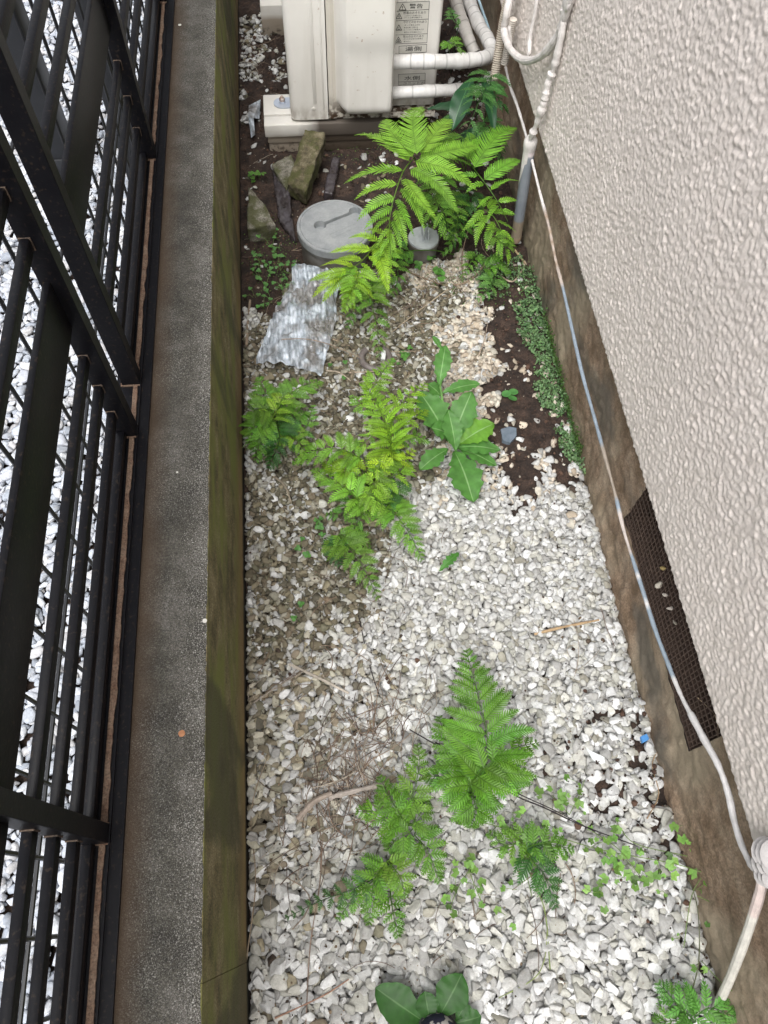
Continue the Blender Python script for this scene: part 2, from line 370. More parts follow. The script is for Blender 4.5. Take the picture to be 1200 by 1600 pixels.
# stone prototypes
def ico(sub):
    bm = bmesh.new(); bmesh.ops.create_icosphere(bm, subdivisions=sub, radius=1)
    V = np.array([v.co[:] for v in bm.verts]); F = np.array([[v.index for v in f.verts] for f in bm.faces]); bm.free(); return V, F
def proto(V, seed):
    g = np.random.default_rng(seed); P = V.copy()
    for k in range(g.integers(7, 11)):
        d = g.standard_normal(3); d /= np.linalg.norm(d); o = g.uniform(.3, .7)
        e = np.maximum(0, P@d-o); P -= e[:, None]*d*.985
    P -= (P.max(0)+P.min(0))/2; P /= np.abs(P).max(0)
    return P
I2, F2 = ico(3); I1, F1 = ico(2)
PR2 = [proto(I2, 100+i) for i in range(30)]; PR1 = [proto(I1, 200+i) for i in range(30)]
def yawrot(n, yaw):
    z = n/np.linalg.norm(n); x = np.array([math.cos(yaw), math.sin(yaw), 0]); x -= z*np.dot(x, z); x /= np.linalg.norm(x)
    return np.stack([x, np.cross(z, x), z], 1)
def deposit(x0, x1, y0, y1, h, cell, count, dens, size, colour, maxh, seed, near):
    g = np.random.default_rng(seed); ny, nx = h.shape; base = h.copy()
    VV = []; FF = []; CC = []; nv = 0
    K = 5
    for it in range(count):
        xs = g.uniform(x0+.006, x1-.006, K); ys = g.uniform(y0, y1, K)
        iy = ((ys-y0)/cell).astype(int).clip(0, ny-1); ix = ((xs-x0)/cell).astype(int).clip(0, nx-1)
        dd = dens[iy, ix]; hh = h[iy, ix]-base[iy, ix]
        ok = g.random(K) < dd
        if not ok.any(): continue
        hh = np.where(ok, hh, 9); b = int(hh.argmin())
        if hh[b] > maxh*(.35 if dd[b] < .5 else 1) or hh[b] == 9: continue
        x, y = xs[b], ys[b]; a = size(x, y, g); r1 = g.uniform(.5, .9); r2 = g.uniform(.28, .52)
        A, B, Cc = a, a*r1, a*r2; yaw = g.uniform(0, math.pi*2)
        x = min(max(x, x0+A*.8), x1-A*.8)
        rc = int(A/cell)+1; cx = int((x-x0)/cell); cy = int((y-y0)/cell)
        ya, yb = max(0, cy-rc), min(ny, cy+rc+1); xa, xb = max(0, cx-rc), min(nx, cx+rc+1)
        if yb-ya < 2 or xb-xa < 2: continue
        P = h[ya:yb, xa:xb]; gy_, gx_ = np.mgrid[ya:yb, xa:xb]; dx = (gx_*cell+x0-x); dy = (gy_*cell+y0-y)
        u = (dx*math.cos(yaw)+dy*math.sin(yaw))/A; v = (-dx*math.sin(yaw)+dy*math.cos(yaw))/B
        q = u*u+v*v; m = q < 1
        if m.sum() < 4: continue
        hx = P[m]; X = np.stack([dx[m], dy[m], np.ones(m.sum())], 1)
        sol = np.linalg.lstsq(X, hx, rcond=None)[0]
        sx, sy = np.clip(sol[:2]*.8, -.6, .6)+g.normal(0, .1, 2)
        zc = sol[2]+Cc*.55
        top = zc+sx*dx+sy*dy+Cc*.85*np.sqrt(np.maximum(0, 1-q))
        P[m] = np.maximum(P[m], top[m])
        n = np.array([-sx, -sy, 1.]); Rm = yawrot(n, yaw)
        hi = near(x, y); pr = PR2 if hi else PR1; k = g.integers(len(pr))
        W = pr[k]*np.array([A, B, Cc])@Rm.T+np.array([x, y, zc])
        VV.append(W); FF.append((F2 if hi else F1)+nv); nv += len(W)
        CC.append(np.tile(colour(x, y, g), (len(W), 1)))
    return np.concatenate(VV), np.concatenate(FF), np.concatenate(CC), h
X0, X1, Y0, Y1 = -.195, .612, -.36, 3.3
CELL = .0035
ny, nx = int((Y1-Y0)/CELL)+1, int((X1-X0)/CELL)+1
gyy, gxx = np.mgrid[0:ny, 0:nx]; GX = gxx*CELL+X0; GY = gyy*CELL+Y0
DENS, GPX, GPY = density(GX, GY)
def blur(a, n):
    for _ in range(n):
        a = (a+np.roll(a, 1, 0)+np.roll(a, -1, 0)+np.roll(a, 1, 1)+np.roll(a, -1, 1))/5
    return a
sm = blur(DENS.copy(), 30)
soil_h = -.026+.02*(1-sm)+.0022*fftnoise(ny, nx, 4, 14, 3)+.003*fftnoise(ny, nx, 15, 60, 4)
WHITE = [(.66, .655, .64), (.58, .575, .555), (.72, .715, .70), (.5, .49, .465), (.42, .41, .39), (.6, .585, .53), (.46, .45, .40)]
BROWN = [(.17, .145, .095), (.25, .215, .14), (.12, .10, .062), (.33, .31, .24), (.21, .17, .115), (.15, .14, .09), (.42, .39, .31), (.10, .088, .06)]
CREAM = [(.66, .58, .48), (.56, .48, .38), (.6, .55, .46), (.45, .37, .28)]
BRO = [(372, 380), (372, 1010), (450, 1040), (560, 960), (610, 880), (640, 760), (690, 640), (700, 520), (690, 440), (660, 420)]
def scol(x, y, g):
    px, py = to_px(np.array([x, y, 0.])); j = 22*float(nz(x, y)); k = 22*float(nz(x+.5, y+.9)); q = float(nz(x+.2, y+.1, 1))
    c = WHITE[g.integers(len(WHITE))]
    if inpoly(px+j, py+k, BRO): c = BROWN[g.integers(len(BROWN))] if g.random() < .78 else WHITE[g.integers(7)]
    elif py+k < 800 and py > 380 and px > 600: c = CREAM[g.integers(4)] if g.random() < .78*min(1, max(.1, (800-py-k)/150)) else WHITE[g.integers(5)]
    elif px < 640 and py > 950:
        p = np.clip((640-px)/260, 0, 1)*np.clip((1480-py)/300, .12, 1)*.75+.12*q
        if g.random() < p:
            c = BROWN[g.integers(len(BROWN))]; c = tuple(1.4*v+.03 for v in c)
    elif py < 380: c = WHITE[g.integers(7)] if g.random() < .7 else BROWN[g.integers(8)]
    elif g.random() < .04: c = (.36, .34, .28)
    return np.array(c)*g.uniform(.72, 1.06)*np.array([.985, 1, 1.01])
def ssize(x, y, g):
    px, py = to_px(np.array([x, y, 0.]))
    b = np.interp(py, [0, 500, 800, 1000, 1300, 1600], [.0082, .0075, .0082, .0088, .0100, .0114])
    if inpoly(px, py, BRO): b *= .92
    return float(b*np.exp(np.clip(g.normal(0, .27), -.6, .5)))
# ================================================================= SETTING
G = mesh_np('ground', [(-30, -30, -.045), (30, -30, -.045), (30, 30, -.045), (-30, 30, -.045)], [(0, 1, 2, 3)], M['soil']); tag(G, kind='structure')
Vs = np.stack([GX, GY, soil_h], -1)[::2, ::2]
so_ = mesh_np('soil', Vs.reshape(-1, 3), grid_faces(*Vs.shape[:2]), M['soil']); tag(so_, kind='structure')

hm = soil_h.copy()
V, F, C_, hm = deposit(X0, X1, Y0, Y1*.85, hm, CELL, 38000, DENS, ssize, scol, .021, 11, lambda x, y: y < .35)
tag(mesh_np('gravel', V, F, M['stone'], col=C_), 'loose white and brown stone chips covering the alley floor', 'gravel', kind='stuff')
def hz(x, y):
    iy = int((y-Y0)/CELL); ix = int((x-X0)/CELL)
    return float(hm[min(max(iy, 0), ny-1), min(max(ix, 0), nx-1)])

# neighbour's bluish white gravel past the fence
LX0, LX1 = -1.35, -.36; lny, lnx = int(3.4/CELL)+1, int((LX1-LX0)/CELL)+1
lh = -.03+.003*fftnoise(lny, lnx, 6, 30, 9)
NW = [(.62, .65, .72), (.52, .56, .63), (.7, .73, .78), (.42, .46, .53), (.6, .6, .62)]
V, F, C_, _ = deposit(LX0, LX1, -.4, 3.0, lh.copy(), CELL, 15000, np.ones_like(lh), lambda x, y, g: float(.0125*np.exp(g.normal(0, .24))),
    lambda x, y, g: np.array(NW[g.integers(5)])*g.uniform(.62, .85), .03, 12, lambda x, y: False)
tag(mesh_np('gravel', V, F, M['stone'], col=C_), 'cool white stone chips on the ground beyond the black fence', 'gravel', kind='stuff')

# soil crumbs
g = np.random.default_rng(21); VV = []; FF = []; CC = []; nv = 0; V0, F0 = ico(1)
while nv < 9000*12:
    x, y = g.uniform(X0+.003, X1-.003), g.uniform(-.3, 2.7)
    iy, ix = int((y-Y0)/CELL), int((x-X0)/CELL)
    if g.random() > (1.02-DENS[iy, ix]): continue
    r = .0015*np.exp(g.normal(0, .6)); W = V0*g.uniform(.6, 1.2, V0.shape)*r+np.array([x, y, hm[iy, ix]+r*.4])
    c = [(.03, .017, .011), (.055, .03, .02), (.09, .05, .033), (.3, .27, .22)][g.choice(4, p=[.4, .33, .22, .05])]
    VV.append(W); FF.append(F0+nv); nv += len(V0); CC.append(np.tile(c, (len(V0), 1)))
tag(mesh_np('soil_crumbs', np.concatenate(VV), np.concatenate(FF), M['crumb'], col=np.concatenate(CC), smooth=False),
    'dark brown soil crumbs scattered over the bare earth', 'soil', kind='stuff')

VV = []; FF = []; CC = []; nv = 0; g = np.random.default_rng(22)
while nv < 5200*12:
    x, y = g.uniform(X0+.004, X1-.004), g.uniform(-.3, 1.6); iy, ix = int((y-Y0)/CELL), int((x-X0)/CELL)
    px, py = to_px(np.array([x, y, 0.]))
    if DENS[iy, ix] < .4 or g.random() > (.95 if px+20*float(nz(x, y)) < 640 else .22): continue
    P = hm[max(0, iy-1):iy+2, max(0, ix-1):ix+2].min(); rr = .0016*np.exp(g.normal(0, .5)); W = V0*g.uniform(.35, 1.3, 3)*rr; W = W@yawrot(np.array([g.normal(0, .4), g.normal(0, .4), 1]), g.uniform(0, 6)).T+np.array([x, y, P+.0006])
    c = [(.07, .05, .035), (.13, .095, .06), (.2, .15, .1), (.05, .035, .025)][g.integers(4)]
    VV.append(W); FF.append(F0+nv); nv += len(V0); CC.append(np.tile(c, (len(V0), 1)))
tag(mesh_np('leaf_fines', np.concatenate(VV), np.concatenate(FF), M['crumb'], col=np.concatenate(CC), smooth=False), 'brown crumbs and leaf fines lodged between the gravel chips', 'litter', kind='stuff')

# ---- low block wall on the left
ZT = .42
lw = thing('block_wall', 'low mossy concrete wall carrying the black fence, dark speckled top', 'wall', (-.27, 0, -.04))
joints = [-2., -.062, 1.55, 3.6]
mb = MB()
for a, b in zip(joints[:-1], joints[1:]): mb.box((-.36, a+.0004, -.04), (-.197, b-.0004, ZT-.003))
wside = mb.build('wall_body', M['wall_side'], lw)
# coping sheet: fine grid with slightly worn front arris
n_y, n_x = 700, 34; ys = np.linspace(-2, 3.6, n_y); xs = np.linspace(-.36, -.197, n_x)
gx2, gy2 = np.meshgrid(xs, ys); z = np.full_like(gx2, ZT)+.0006*fftnoise(n_y, n_x, 2, 10, 15)
gx2 = np.where(gx2 > -.199, gx2-np.abs(fftnoise(n_y, n_x, 2, 12, 16))*.0009, gx2)
wear = np.clip((gx2+.203)/.006, 0, 1); z -= wear**2*.003
Vc = np.stack([gx2, gy2, z], -1).reshape(-1, 3)
mesh_np('coping', Vc-0*Vc, grid_faces(n_y, n_x), M['coping'], lw)
lw_shift = np.array(lw.location)

# ---- house wall on the right
hw = thing('house_wall', 'house wall of coarse pale stucco above a brown concrete foundation', 'wall', (.6, 0, -.04))
cs = .0025; sy, sz = int(3.6/cs), int(1.45/cs)
n2_ = fftnoise(sy, sz, 5, 14, 32); n1 = fftnoise(sy, sz, 2, 4, 31)
gs = np.random.default_rng(31); pit = .0060/cs; by, bz_ = np.mgrid[0:int(sy/pit), 0:int(sz/pit)]
by = (by.ravel()+gs.uniform(0, 1, by.size))*pit; bz_ = (bz_.ravel()+gs.uniform(0, 1, bz_.size))*pit
ra = gs.uniform(.0026, .0047, by.size)/cs; rz = ra*gs.uniform(.9, 1.5, by.size); hh_ = ra*cs*gs.uniform(.28, .5, by.size); sh_ = gs.normal(0, .3, by.size)
bead = np.zeros((sy, sz))
for oy in range(-3, 4):
    for oz in range(-4, 5):
        iy = np.round(by).astype(int)+oy; iz = np.round(bz_).astype(int)+oz; ok = (iy >= 0) & (iy < sy) & (iz >= 0) & (iz < sz)
        dz_ = iz-bz_; dy_ = iy-by-sh_*dz_; q = np.maximum(0, 1-(dy_/ra)**2-(dz_/rz)**2)
        np.maximum.at(bead, (iy[ok], iz[ok]), (hh_*np.sqrt(q))[ok])
bead = (bead*2+np.roll(bead, 1, 0)+np.roll(bead, -1, 0)+np.roll(bead, 1, 1)+np.roll(bead, -1, 1))/6
hgt = bead*1.0+n2_*.0006+n1*.00015
gy3, gz3 = np.mgrid[0:sy, 0:sz]; yy = gy3*cs-.42; zz = gz3*cs+.336
ed = np.clip(1-(zz-.336)/.012, 0, 1)**2*.006
xx = .575-hgt+ed
zz = zz+np.where(gz3 == 0, n2_*.0012+n1*.0008, 0)
mesh_np('stucco', np.stack([xx, yy, zz], -1).reshape(-1, 3), grid_faces(sy, sz)[:, ::-1], M['stucco'], hw)
mb = MB(); mb.box((.585, -3, .334), (.78, 8, 5.2)); mb.box((.575, -3, .336), (.585, -.42, 5.2)); mb.box((.575, 3.175, .336), (.585, 8, 5.2)); mb.box((.575, -.42, 1.78), (.585, 3.175, 5.2))
mb.build('wall_core', M['stucco'], hw)
# foundation with the vent opening
VY0, VY1, VZ0, VZ1 = .195, .665, .132, .31
c = .006; fy, fz = int(4.2/c), int(.39/c)
gy4, gz4 = np.mgrid[0:fy, 0:fz]; yy = gy4*c-.6; zz = gz4*c-.05
nn = fftnoise(fy, fz, 6, 40, 41); n5 = fftnoise(fy, fz, 2, 7, 42); n6 = fftnoise(fy, fz, 12, 60, 45, 4.)
xx = .614-nn*.0012-n5*.0004
lip = np.clip(1-(zz-.01-.014*n6)/.03, 0, 1)
xx -= lip*.006
F = grid_faces(fy, fz)
ctr = lambda f: (yy.ravel()[f].mean(1), zz.ravel()[f].mean(1))
cy_, cz_ = ctr(F); keep = ~((cy_ > VY0) & (cy_ < VY1) & (cz_ > VZ0) & (cz_ < VZ1))
mesh_np('foundation', np.stack([xx, yy, zz], -1).reshape(-1, 3), F[keep][:, ::-1], M['found'], hw)
mb = MB()
for a, b in (((.6165, VY0-.008, VZ0-.008), (.7, VY1+.008, VZ0-.001)), ((.6165, VY0-.008, VZ0), (.7, VY0-.001, VZ1)), ((.6165, VY1+.001, VZ0), (.7, VY1+.008, VZ1))): mb.box(a, b)
mb.build('vent_reveal', M['net'], hw)
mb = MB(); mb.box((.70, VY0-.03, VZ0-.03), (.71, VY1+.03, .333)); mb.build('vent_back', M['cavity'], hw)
vent = MB()
y = VY0+.003
while y < VY1: vent.box((.6150, y-.0009, VZ0), (.6162, y+.0009, VZ1)); y += .0092
z = VZ0+.002
while z < VZ1: vent.box((.6138, VY0, z-.0012), (.6150, VY1, z+.0012)); z += .0165
vent.build('vent_screen', M['net'], hw)
def pebble(P, a, colour, name='stray_pebble', label=None, seed=0, flat=.5, parent=None, group=None):
    g = np.random.default_rng(seed); W = PR1[seed % 30]*np.array([a, a*.7, a*flat])@yawrot(np.array([g.normal(0, .15), g.normal(0, .15), 1]), g.uniform(0, 6)).T+P
    o = mesh_np(name, W, F1, M['stone'], parent, loc=None if parent else P, col=np.tile(colour, (len(W), 1)))
    if label: tag(o, label, 'stone', group)
    return o
for i, (px, py) in enumerate(((1036, 888), (1030, 913), (1040, 930), (1047, 951), (1054, 973))):
    P = gx(px, py, .612)
    lab = ['yellow pebble caught highest up in the foundation vent netting', 'largest white chip lodged in the vent netting', 'pale chip in the vent netting, third of the row',
           'pale chip in the vent netting, fourth of the row', 'small grey chip at the lower end of the row in the vent netting'][i]
    pebble(P, [.006, .009, .006, .006, .005][i], [(.4, .3, .12), (.55, .5, .42), (.45, .4, .35), (.45, .4, .35), (.3, .27, .22)][i], label=lab, seed=40+i, group='chips caught in the vent netting')

# ---- black steel fence
rail = thing('fence_base_rail', 'black steel base rail with a rusty dusty ledge on top of the low wall', 'fence rail', (-.33, 0, ZT))
mb = MB(); mb.box((-.36, -2, ZT+.001), (-.300, 3.6, ZT+.006), 0); mb.box((-.3185, -2, ZT+.0055), (-.3165, 3.6, ZT+.010)); mb.build('flange', M['black'], rail)
yl = np.linspace(-2, 3.6, 1200); ledge = []; lf = []
wob = np.random.default_rng(3).normal(0, .001, 1200); wob = np.convolve(wob, np.ones(5)/5, 'same')
V = np.concatenate([np.stack([np.full(1200, -.3305), yl, np.full(1200, ZT+.0085)], 1), np.stack([-.3225+wob*1.8, yl, np.full(1200, ZT+.0085)], 1),
                    np.stack([-.3225+wob*1.8, yl, np.full(1200, ZT+.0055)], 1), np.stack([np.full(1200, -.3305), yl, np.full(1200, ZT+.0055)], 1)])
i = np.arange(1199); F = np.concatenate([np.stack([i, i+1, i+1201, i+1200], 1), np.stack([i+1200, i+1201, i+2401, i+2400], 1)])
mesh_np('dust_strip', V, F, M['dust'], rail, smooth=False)
BZ = [.494, .562, .632, None, .846, .917, .988]
def fence_panel(ya, yb, ups, label):
    t = thing('steel_fence', label, 'fence panel', (-.335, (ya+yb)/2, ZT), 'black steel fence runs on the low wall')
    for (u, wd) in ups:
        m = MB(); m.box((-.350, u, ZT+.006), (-.318, u+wd, 1.28), .0012); m.build('upright', M['black'], t)
        m = MB(); m.box((-.352, u-.0015, ZT+.006), (-.3165, u+wd+.0015, ZT+.0095)); m.build('weld_bead', M['dust'], t)
    edges = sorted(ups)
    segs = [(edges[k][0]+edges[k][1], edges[k+1][0]) for k in range(len(edges)-1)]
    if edges[0][0] > ya+.05: segs.insert(0, (ya, edges[0][0]))
    if edges[-1][0]+edges[-1][1] < yb-.05: segs.append((edges[-1][0]+edges[-1][1], yb))
    for (s0, s1) in segs:
        for zc in [ZT+.017]+[z for z in BZ if z]+[1.06, 1.13, 1.27]:
            m = MB(); m.box((-.3475, s0-.001, zc-.009), (-.3345, s1+.001, zc+.009), .0028); m.build('bar', M['black'], t, smooth=True)
        for zc in (.740, 1.20):
            m = MB(); m.box((-.346, s0-.001, zc-.044), (-.336, s1+.001, zc+.044), .0025); m.build('wide_slat', M['black'], t, smooth=True)
        for zc in BZ[:3]+[.846, .917]:
            for (yv, sg) in ((s0, 1), (s1, -1)):
                m = MB(); m.box((-.3485, yv, zc-.0098), (-.3335, yv+sg*.0016, zc+.0094)); m.build('weld', M['weld'], t)
    return t
PW = .024
fence_panel(-1.75, .769, [(-1.75, PW), (-1.12, PW), (-.5, PW), (.107, PW), (.745, PW)], 'near black steel fence panel, its uprights leaning into the lower left of the view')
fence_panel(.855, 3.3, [(.855, PW), (1.461, PW), (2.064, PW), (2.67, PW), (3.27, PW)], 'far black steel fence panel, running to the top left beside the concrete wall')

# ---- neighbour's wire mesh fence behind
mf = thing('mesh_fence', 'thin black wire mesh fence standing behind the steel fence', 'wire fence', (-.45, 1, 0))
mb = MB(); y = -.5; r = .0034
while y < 3.2:
    mb.tube([(-.45, y, 0), (-.45, y, .95)], r, 6); y += .1015
for z in (.13, .30, .5, .72, .93): mb.tube([(-.4555, -.6, z), (-.4555, 3.3, z)], r, 6)
mb.build('wire_mesh', M['wire'], mf, smooth=True)
for yv in (1.98, -.2+4.3):
    if yv > 3: continue
    mb = MB(); mb.box((-.53, yv, -.02), (-.48, yv+.05, .99), .003); mb.build('post', M['wire'], mf, smooth=True)
    mb = MB(); mb.box((-.485, yv+.005, .30), (-.449, yv+.045, .36), .003); mb.tube([(-.449, yv+.025, .33), (-.43, yv+.025, .33)], .011, 10); mb.build('clamp', M['wire'], mf, smooth=True)
nb = thing('gate_post', 'dark square metal post beyond the mesh fence at top left', 'post', (-.80, 2.2, 0))
mb = MB(); mb.box((-.76, 2.02, -.02), (-.68, 2.10, 1.25), .003); mb.build('shaft', M['wire'], nb, smooth=True)
mb = MB(); mb.box((-.766, 2.014, -.02), (-.674, 2.106, .03), .003); mb.build('base_plate', M['wire'], nb, smooth=True)

# ================================================================= HEAT PUMP UNIT
U = thing('outdoor_unit', 'cream metal outdoor heat pump unit with rounded pipe cover and warning labels', 'outdoor unit', (.18, 2.4, .1))
UZ0, UZ1 = .10, .80
def prism(prof, z0, z1, mb, capz=True, botround=0):
    n = len(prof); V = [(x, y, z0) for x, y in prof]+[(x, y, z1) for x, y in prof]
    F = [(i, (i+1) % n, n+(i+1) % n, n+i) for i in range(n)]+[tuple(range(n))[::-1], tuple(range(n, 2*n))]; mb.add(V, F)
def arc(cx, cy, r, a0, a1, n=8): return [(cx+r*math.cos(R(a0+(a1-a0)*i/n)), cy+r*math.sin(R(a0+(a1-a0)*i/n))) for i in range(n+1)]
# left corner panel with rounded front-left corner
m = MB(); prism(arc(-.010, 2.081, .021, 180, 270)+[(.0785, 2.060), (.0785, 2.9)]+[(-.031, 2.9)], UZ0, UZ1, m); m.build('corner_panel', M['unit'], U, smooth=True)
m = MB(); m.box((.036, 2.0578, UZ0+.05), (.046, 2.0605, UZ1-.02), .0012); m.box((.064, 2.0582, UZ0+.03), (.068, 2.0605, UZ1-.02), .001); m.build('pressed_rib', M['unit'], U, smooth=True)
m = MB(); m.lathe([(.006, 0), (.005, .0015), (.0, .002)], (0, 0, 0), 14)
P = gy(490, 170, 2.0595); m.v = [(P[0]+x, 2.0602-z, P[2]+y) for x, y, z in m.v]; m.build('dimple', M['unit'], U, smooth=True)
# middle strip, dirty
m = MB(); prism([(.0815, 2.062), (.093, 2.060), (.105, 2.066), (.26, 2.072), (.26, 2.9), (.0815, 2.9)], UZ0+.001, UZ1, m); m.build('frame_strip', M['unit_dirty'], U, smooth=True)
# rear/right side panel
m = MB(); prism([(.2615, 2.108)]+arc(.388, 2.120, .012, 270, 360, 5)+[(.400, 2.9), (.2615, 2.9)], UZ0+.004, UZ1, m); m.build('side_panel', M['unit'], U, smooth=True)
# rounded pipe cover: rounded-rect bulge with a sloping left shoulder and rounded foot
nu, nv_ = 26, 40; V = []; zb = .128
for j in range(nv_+1):
    tv = j/nv_; z = zb+(UZ1-.02-zb)*(1-math.cos(tv*math.pi/2))**.9 if tv < 1 else UZ1-.02
    dz = z-zb; bot = 1-math.sqrt(max(0, 1-min(1, dz/.030)**2)) if False else math.sqrt(max(0, 1-(1-min(1, dz/.035))**2))
    step = 1.0+.14*(1/(1+math.exp(-(z-.335)/.012)))
    for i in range(nu+1):
        u = i/nu; x = .100+.162*u; xin = .100+.042*(1-bot)**1.2
        x = xin+(.262-.008*(1-bot)**2-xin)*u
        s = (u/.22) if u < .22 else 1
        prof = math.sin(min(1, s)*math.pi/2)**1.3; endr = 1-max(0, (u-.93)/.07)**2*.25
        y = 2.070-.058*prof*endr*(bot**.6)*step
        V.append((x, y, z))
F = [(j*(nu+1)+i, j*(nu+1)+i+1, (j+1)*(nu+1)+i+1, (j+1)*(nu+1)+i) for j in range(nv_) for i in range(nu)]
# right side wall of the cover back to the side panel
n0 = len(V)
for j in range(nv_+1): x, y, z = V[j*(nu+1)+nu]; V.append((x+.0005, 2.107, z))
F += [(j*(nu+1)+nu, n0+j, n0+j+1, (j+1)*(nu+1)+nu) for j in range(nv_)]
# underside
n1_ = len(V)
for i in range(nu+1): x, y, z = V[i]; V.append((x, 2.107, z+.004))
F += [(i, i+1, n1_+i+1, n1_+i) for i in range(nu)]
m = MB(); m.add(V, F); m.build('pipe_cover', M['unit'], U, smooth=True)
m = MB(); m.box((.0, 2.075, .088), (.398, 2.88, .101)); m.build('base_pan', M['unit_dirty'], U)
m = MB(); m.box((-.0335, 2.056, UZ1), (.403, 2.905, UZ1+.025), .006); m.build('top_panel', M['unit'], U, smooth=True)
# mounting ear
P = gz(438, 160, .094)
m = MB(); ear = arc(P[0]+.004, P[1]-.004, .024, 90, 270, 10); prism(ear+[(.02, P[1]-.028), (.02, P[1]+.020)], .0925, .0965, m); m.build('mounting_ear', M['zinc'], U)
BP = np.array([P[0]+.006, P[1], .0965])
m = MB(); m.lathe([(.0115, 0), (.0115, .002), (.009, .002), (.009, .003)], BP, 20); m.build('washer', M['zinc'], U, smooth=True)
m = MB(); m.lathe([(.0085, .003), (.0085, .011), (.0075, .012)], BP, 6); m.lathe([(.0045, .012), (.0045, .0165), (.0035, .0175)], BP, 12); m.build('bolt', M['rustbolt'], U)
# labels (ink lies 0.4 mm proud of the film)
YP = 2.1076
def PT(px, py): return gy(px, py, YP)
def label_box(c4, name, parent, th=.0009):
    fm = MB(); P4 = [PT(*c) for c in c4]; V = [(p[0], YP, p[2]) for p in P4]+[(p[0], YP-.0004, p[2]) for p in P4]
    fm.add(V, [(0, 1, 2, 3), (4, 5, 6, 7), (0, 1, 5, 4), (1, 2, 6, 5), (2, 3, 7, 6), (3, 0, 4, 7)]); o = fm.build(name, M['paper'], parent); return P4
def line(mb, a, b, r=.00045):
    a = np.array(a); b = np.array(b); d = b-a; d /= np.linalg.norm(d); n = np.array([-d[2], 0, d[0]])*r
    y0, y1 = YP-.0008, YP-.0005
    V = [(a+n)[[0, 2]], (b+n)[[0, 2]], (b-n)[[0, 2]], (a-n)[[0, 2]]]
    mb.add([(p[0], y0, p[1]) for p in V]+[(p[0], y1, p[1]) for p in V], [(0, 1, 2, 3), (4, 7, 6, 5), (0, 4, 5, 1), (1, 5, 6, 2), (2, 6, 7, 3), (3, 7, 4, 0)])
def text(txt, px, py, hpx, parent, wpx=None, bold=0.0):
    cu = bpy.data.curves.new('writing', 'FONT'); cu.body = txt; cu.size = 1; cu.align_x = 'LEFT'; cu.offset = bold; cu.resolution_u = 3
    ob = bpy.data.objects.new('writing', cu); S.collection.objects.link(ob); dg = bpy.context.evaluated_depsgraph_get()
    me = bpy.data.meshes.new_from_object(ob.evaluated_get(dg)); bpy.data.objects.remove(ob)
    V = np.array([v.co[:] for v in me.vertices])
    if not len(V): return
    a = PT(px, py); b_ = PT(px, py-hpx); hgt = b_[2]-a[2]
    V -= [V[:, 0].min(), V[:, 1].min(), 0]; sc = hgt/V[:, 1].max(); sx = sc
    if wpx: sx = (PT(px+wpx, py)[0]-a[0])/V[:, 0].max()
    W = np.stack([a[0]+V[:, 0]*sx, np.full(len(V), YP-.0007), a[2]+V[:, 1]*sc], 1)
    fs = [tuple(p.vertices) for p in me.polygons]
    mesh_np('writing', W, fs, M['ink'], parent, smooth=False)
def tri(mb, px, py, wpx, hpx, sym):
    A, B, C2 = PT(px-wpx/2, py), PT(px+wpx/2, py), PT(px, py-hpx)
    for a, b in ((A, B), (B, C2), (C2, A)): line(mb, a, b, .0007)
    if sym == '!': line(mb, PT(px, py-hpx*.62), PT(px, py-hpx*.28), .0008); line(mb, PT(px, py-hpx*.19), PT(px, py-hpx*.1), .0008)
    elif sym == 'z': line(mb, PT(px+.4, py-hpx*.62), PT(px-.8, py-hpx*.36), .0006); line(mb, PT(px-.8, py-hpx*.36), PT(px+.8, py-hpx*.34), .0006); line(mb, PT(px+.8, py-hpx*.34), PT(px-.3, py-hpx*.1), .0006)
    elif sym == 'h': line(mb, PT(px, py-hpx*.55), PT(px+.3, py-hpx*.3), .0006); line(mb, PT(px-2, py-hpx*.15), PT(px+2, py-hpx*.15), .0006)
    else: line(mb, PT(px-1.6, py-hpx*.12), PT(px, py-hpx*.58), .0009); line(mb, PT(px+1.6, py-hpx*.12), PT(px, py-hpx*.58), .0009); line(mb, PT(px-1.8, py-hpx*.14), PT(px+1.8, py-hpx*.14), .0007)
def frame(mb, c):
    for i in range(4): line(mb, PT(*c[i]), PT(*c[(i+1) % 4]))
main = [(617.5, 4), (671, 1.5), (667, 66.5), (616, 68.5)]
label_box(main, 'warning_label', U)
mb = MB(); frame(mb, main); line(mb, PT(618, 17.5), PT(670, 14.5)); line(mb, PT(617.5, 32.5), PT(669, 29.5)); line(mb, PT(617, 54.5), PT(668, 52.5))
tri(mb, 629, 15.5, 11, 10, '!'); tri(mb, 623.5, 29, 9, 8.5, 'z'); tri(mb, 623.2, 47, 9, 8.5, 'h'); tri(mb, 622.6, 66, 9, 8.5, 'f')
hot = [(623.3, 72), (667, 69), (666, 81.5), (623.3, 83.5)]
mb.build('warning_symbols', M['ink'], U); label_box(hot, 'hot_side_label', U); mb = MB(); frame(mb, hot); mb.build('label_border', M['ink'], U)
cold = [(622.3, 116), (664.5, 114), (664, 132), (622.3, 133)]
label_box(cold, 'cold_side_label', U); mb = MB(); frame(mb, cold); line(mb, PT(622.3, 128), PT(664.3, 126))
mb.build('label_border', M['ink'], U)
text('警告', 639.5, 13.2, 7.6, U, 21, .006)
text('感電のおそれあり', 630, 22, 4.2, U, 35)
text('このカバーを開けない', 632, 25.6, 2.3, U, 27); text('アース工事を確認する', 631.5, 28.8, 2.4, U, 28)
text('やけどのおそれあり', 630.2, 36.4, 4.0, U, 36)
text('タンク沸き上げ中', 632, 40.4, 2.4, U, 24); text('高温出湯に注意する', 631, 44.2, 2.4, U, 22)
text('ヒートポンプ配管および', 631, 47.7, 2.5, U, 31); text('継手に手を触れない', 631, 51.6, 2.5, U, 28)
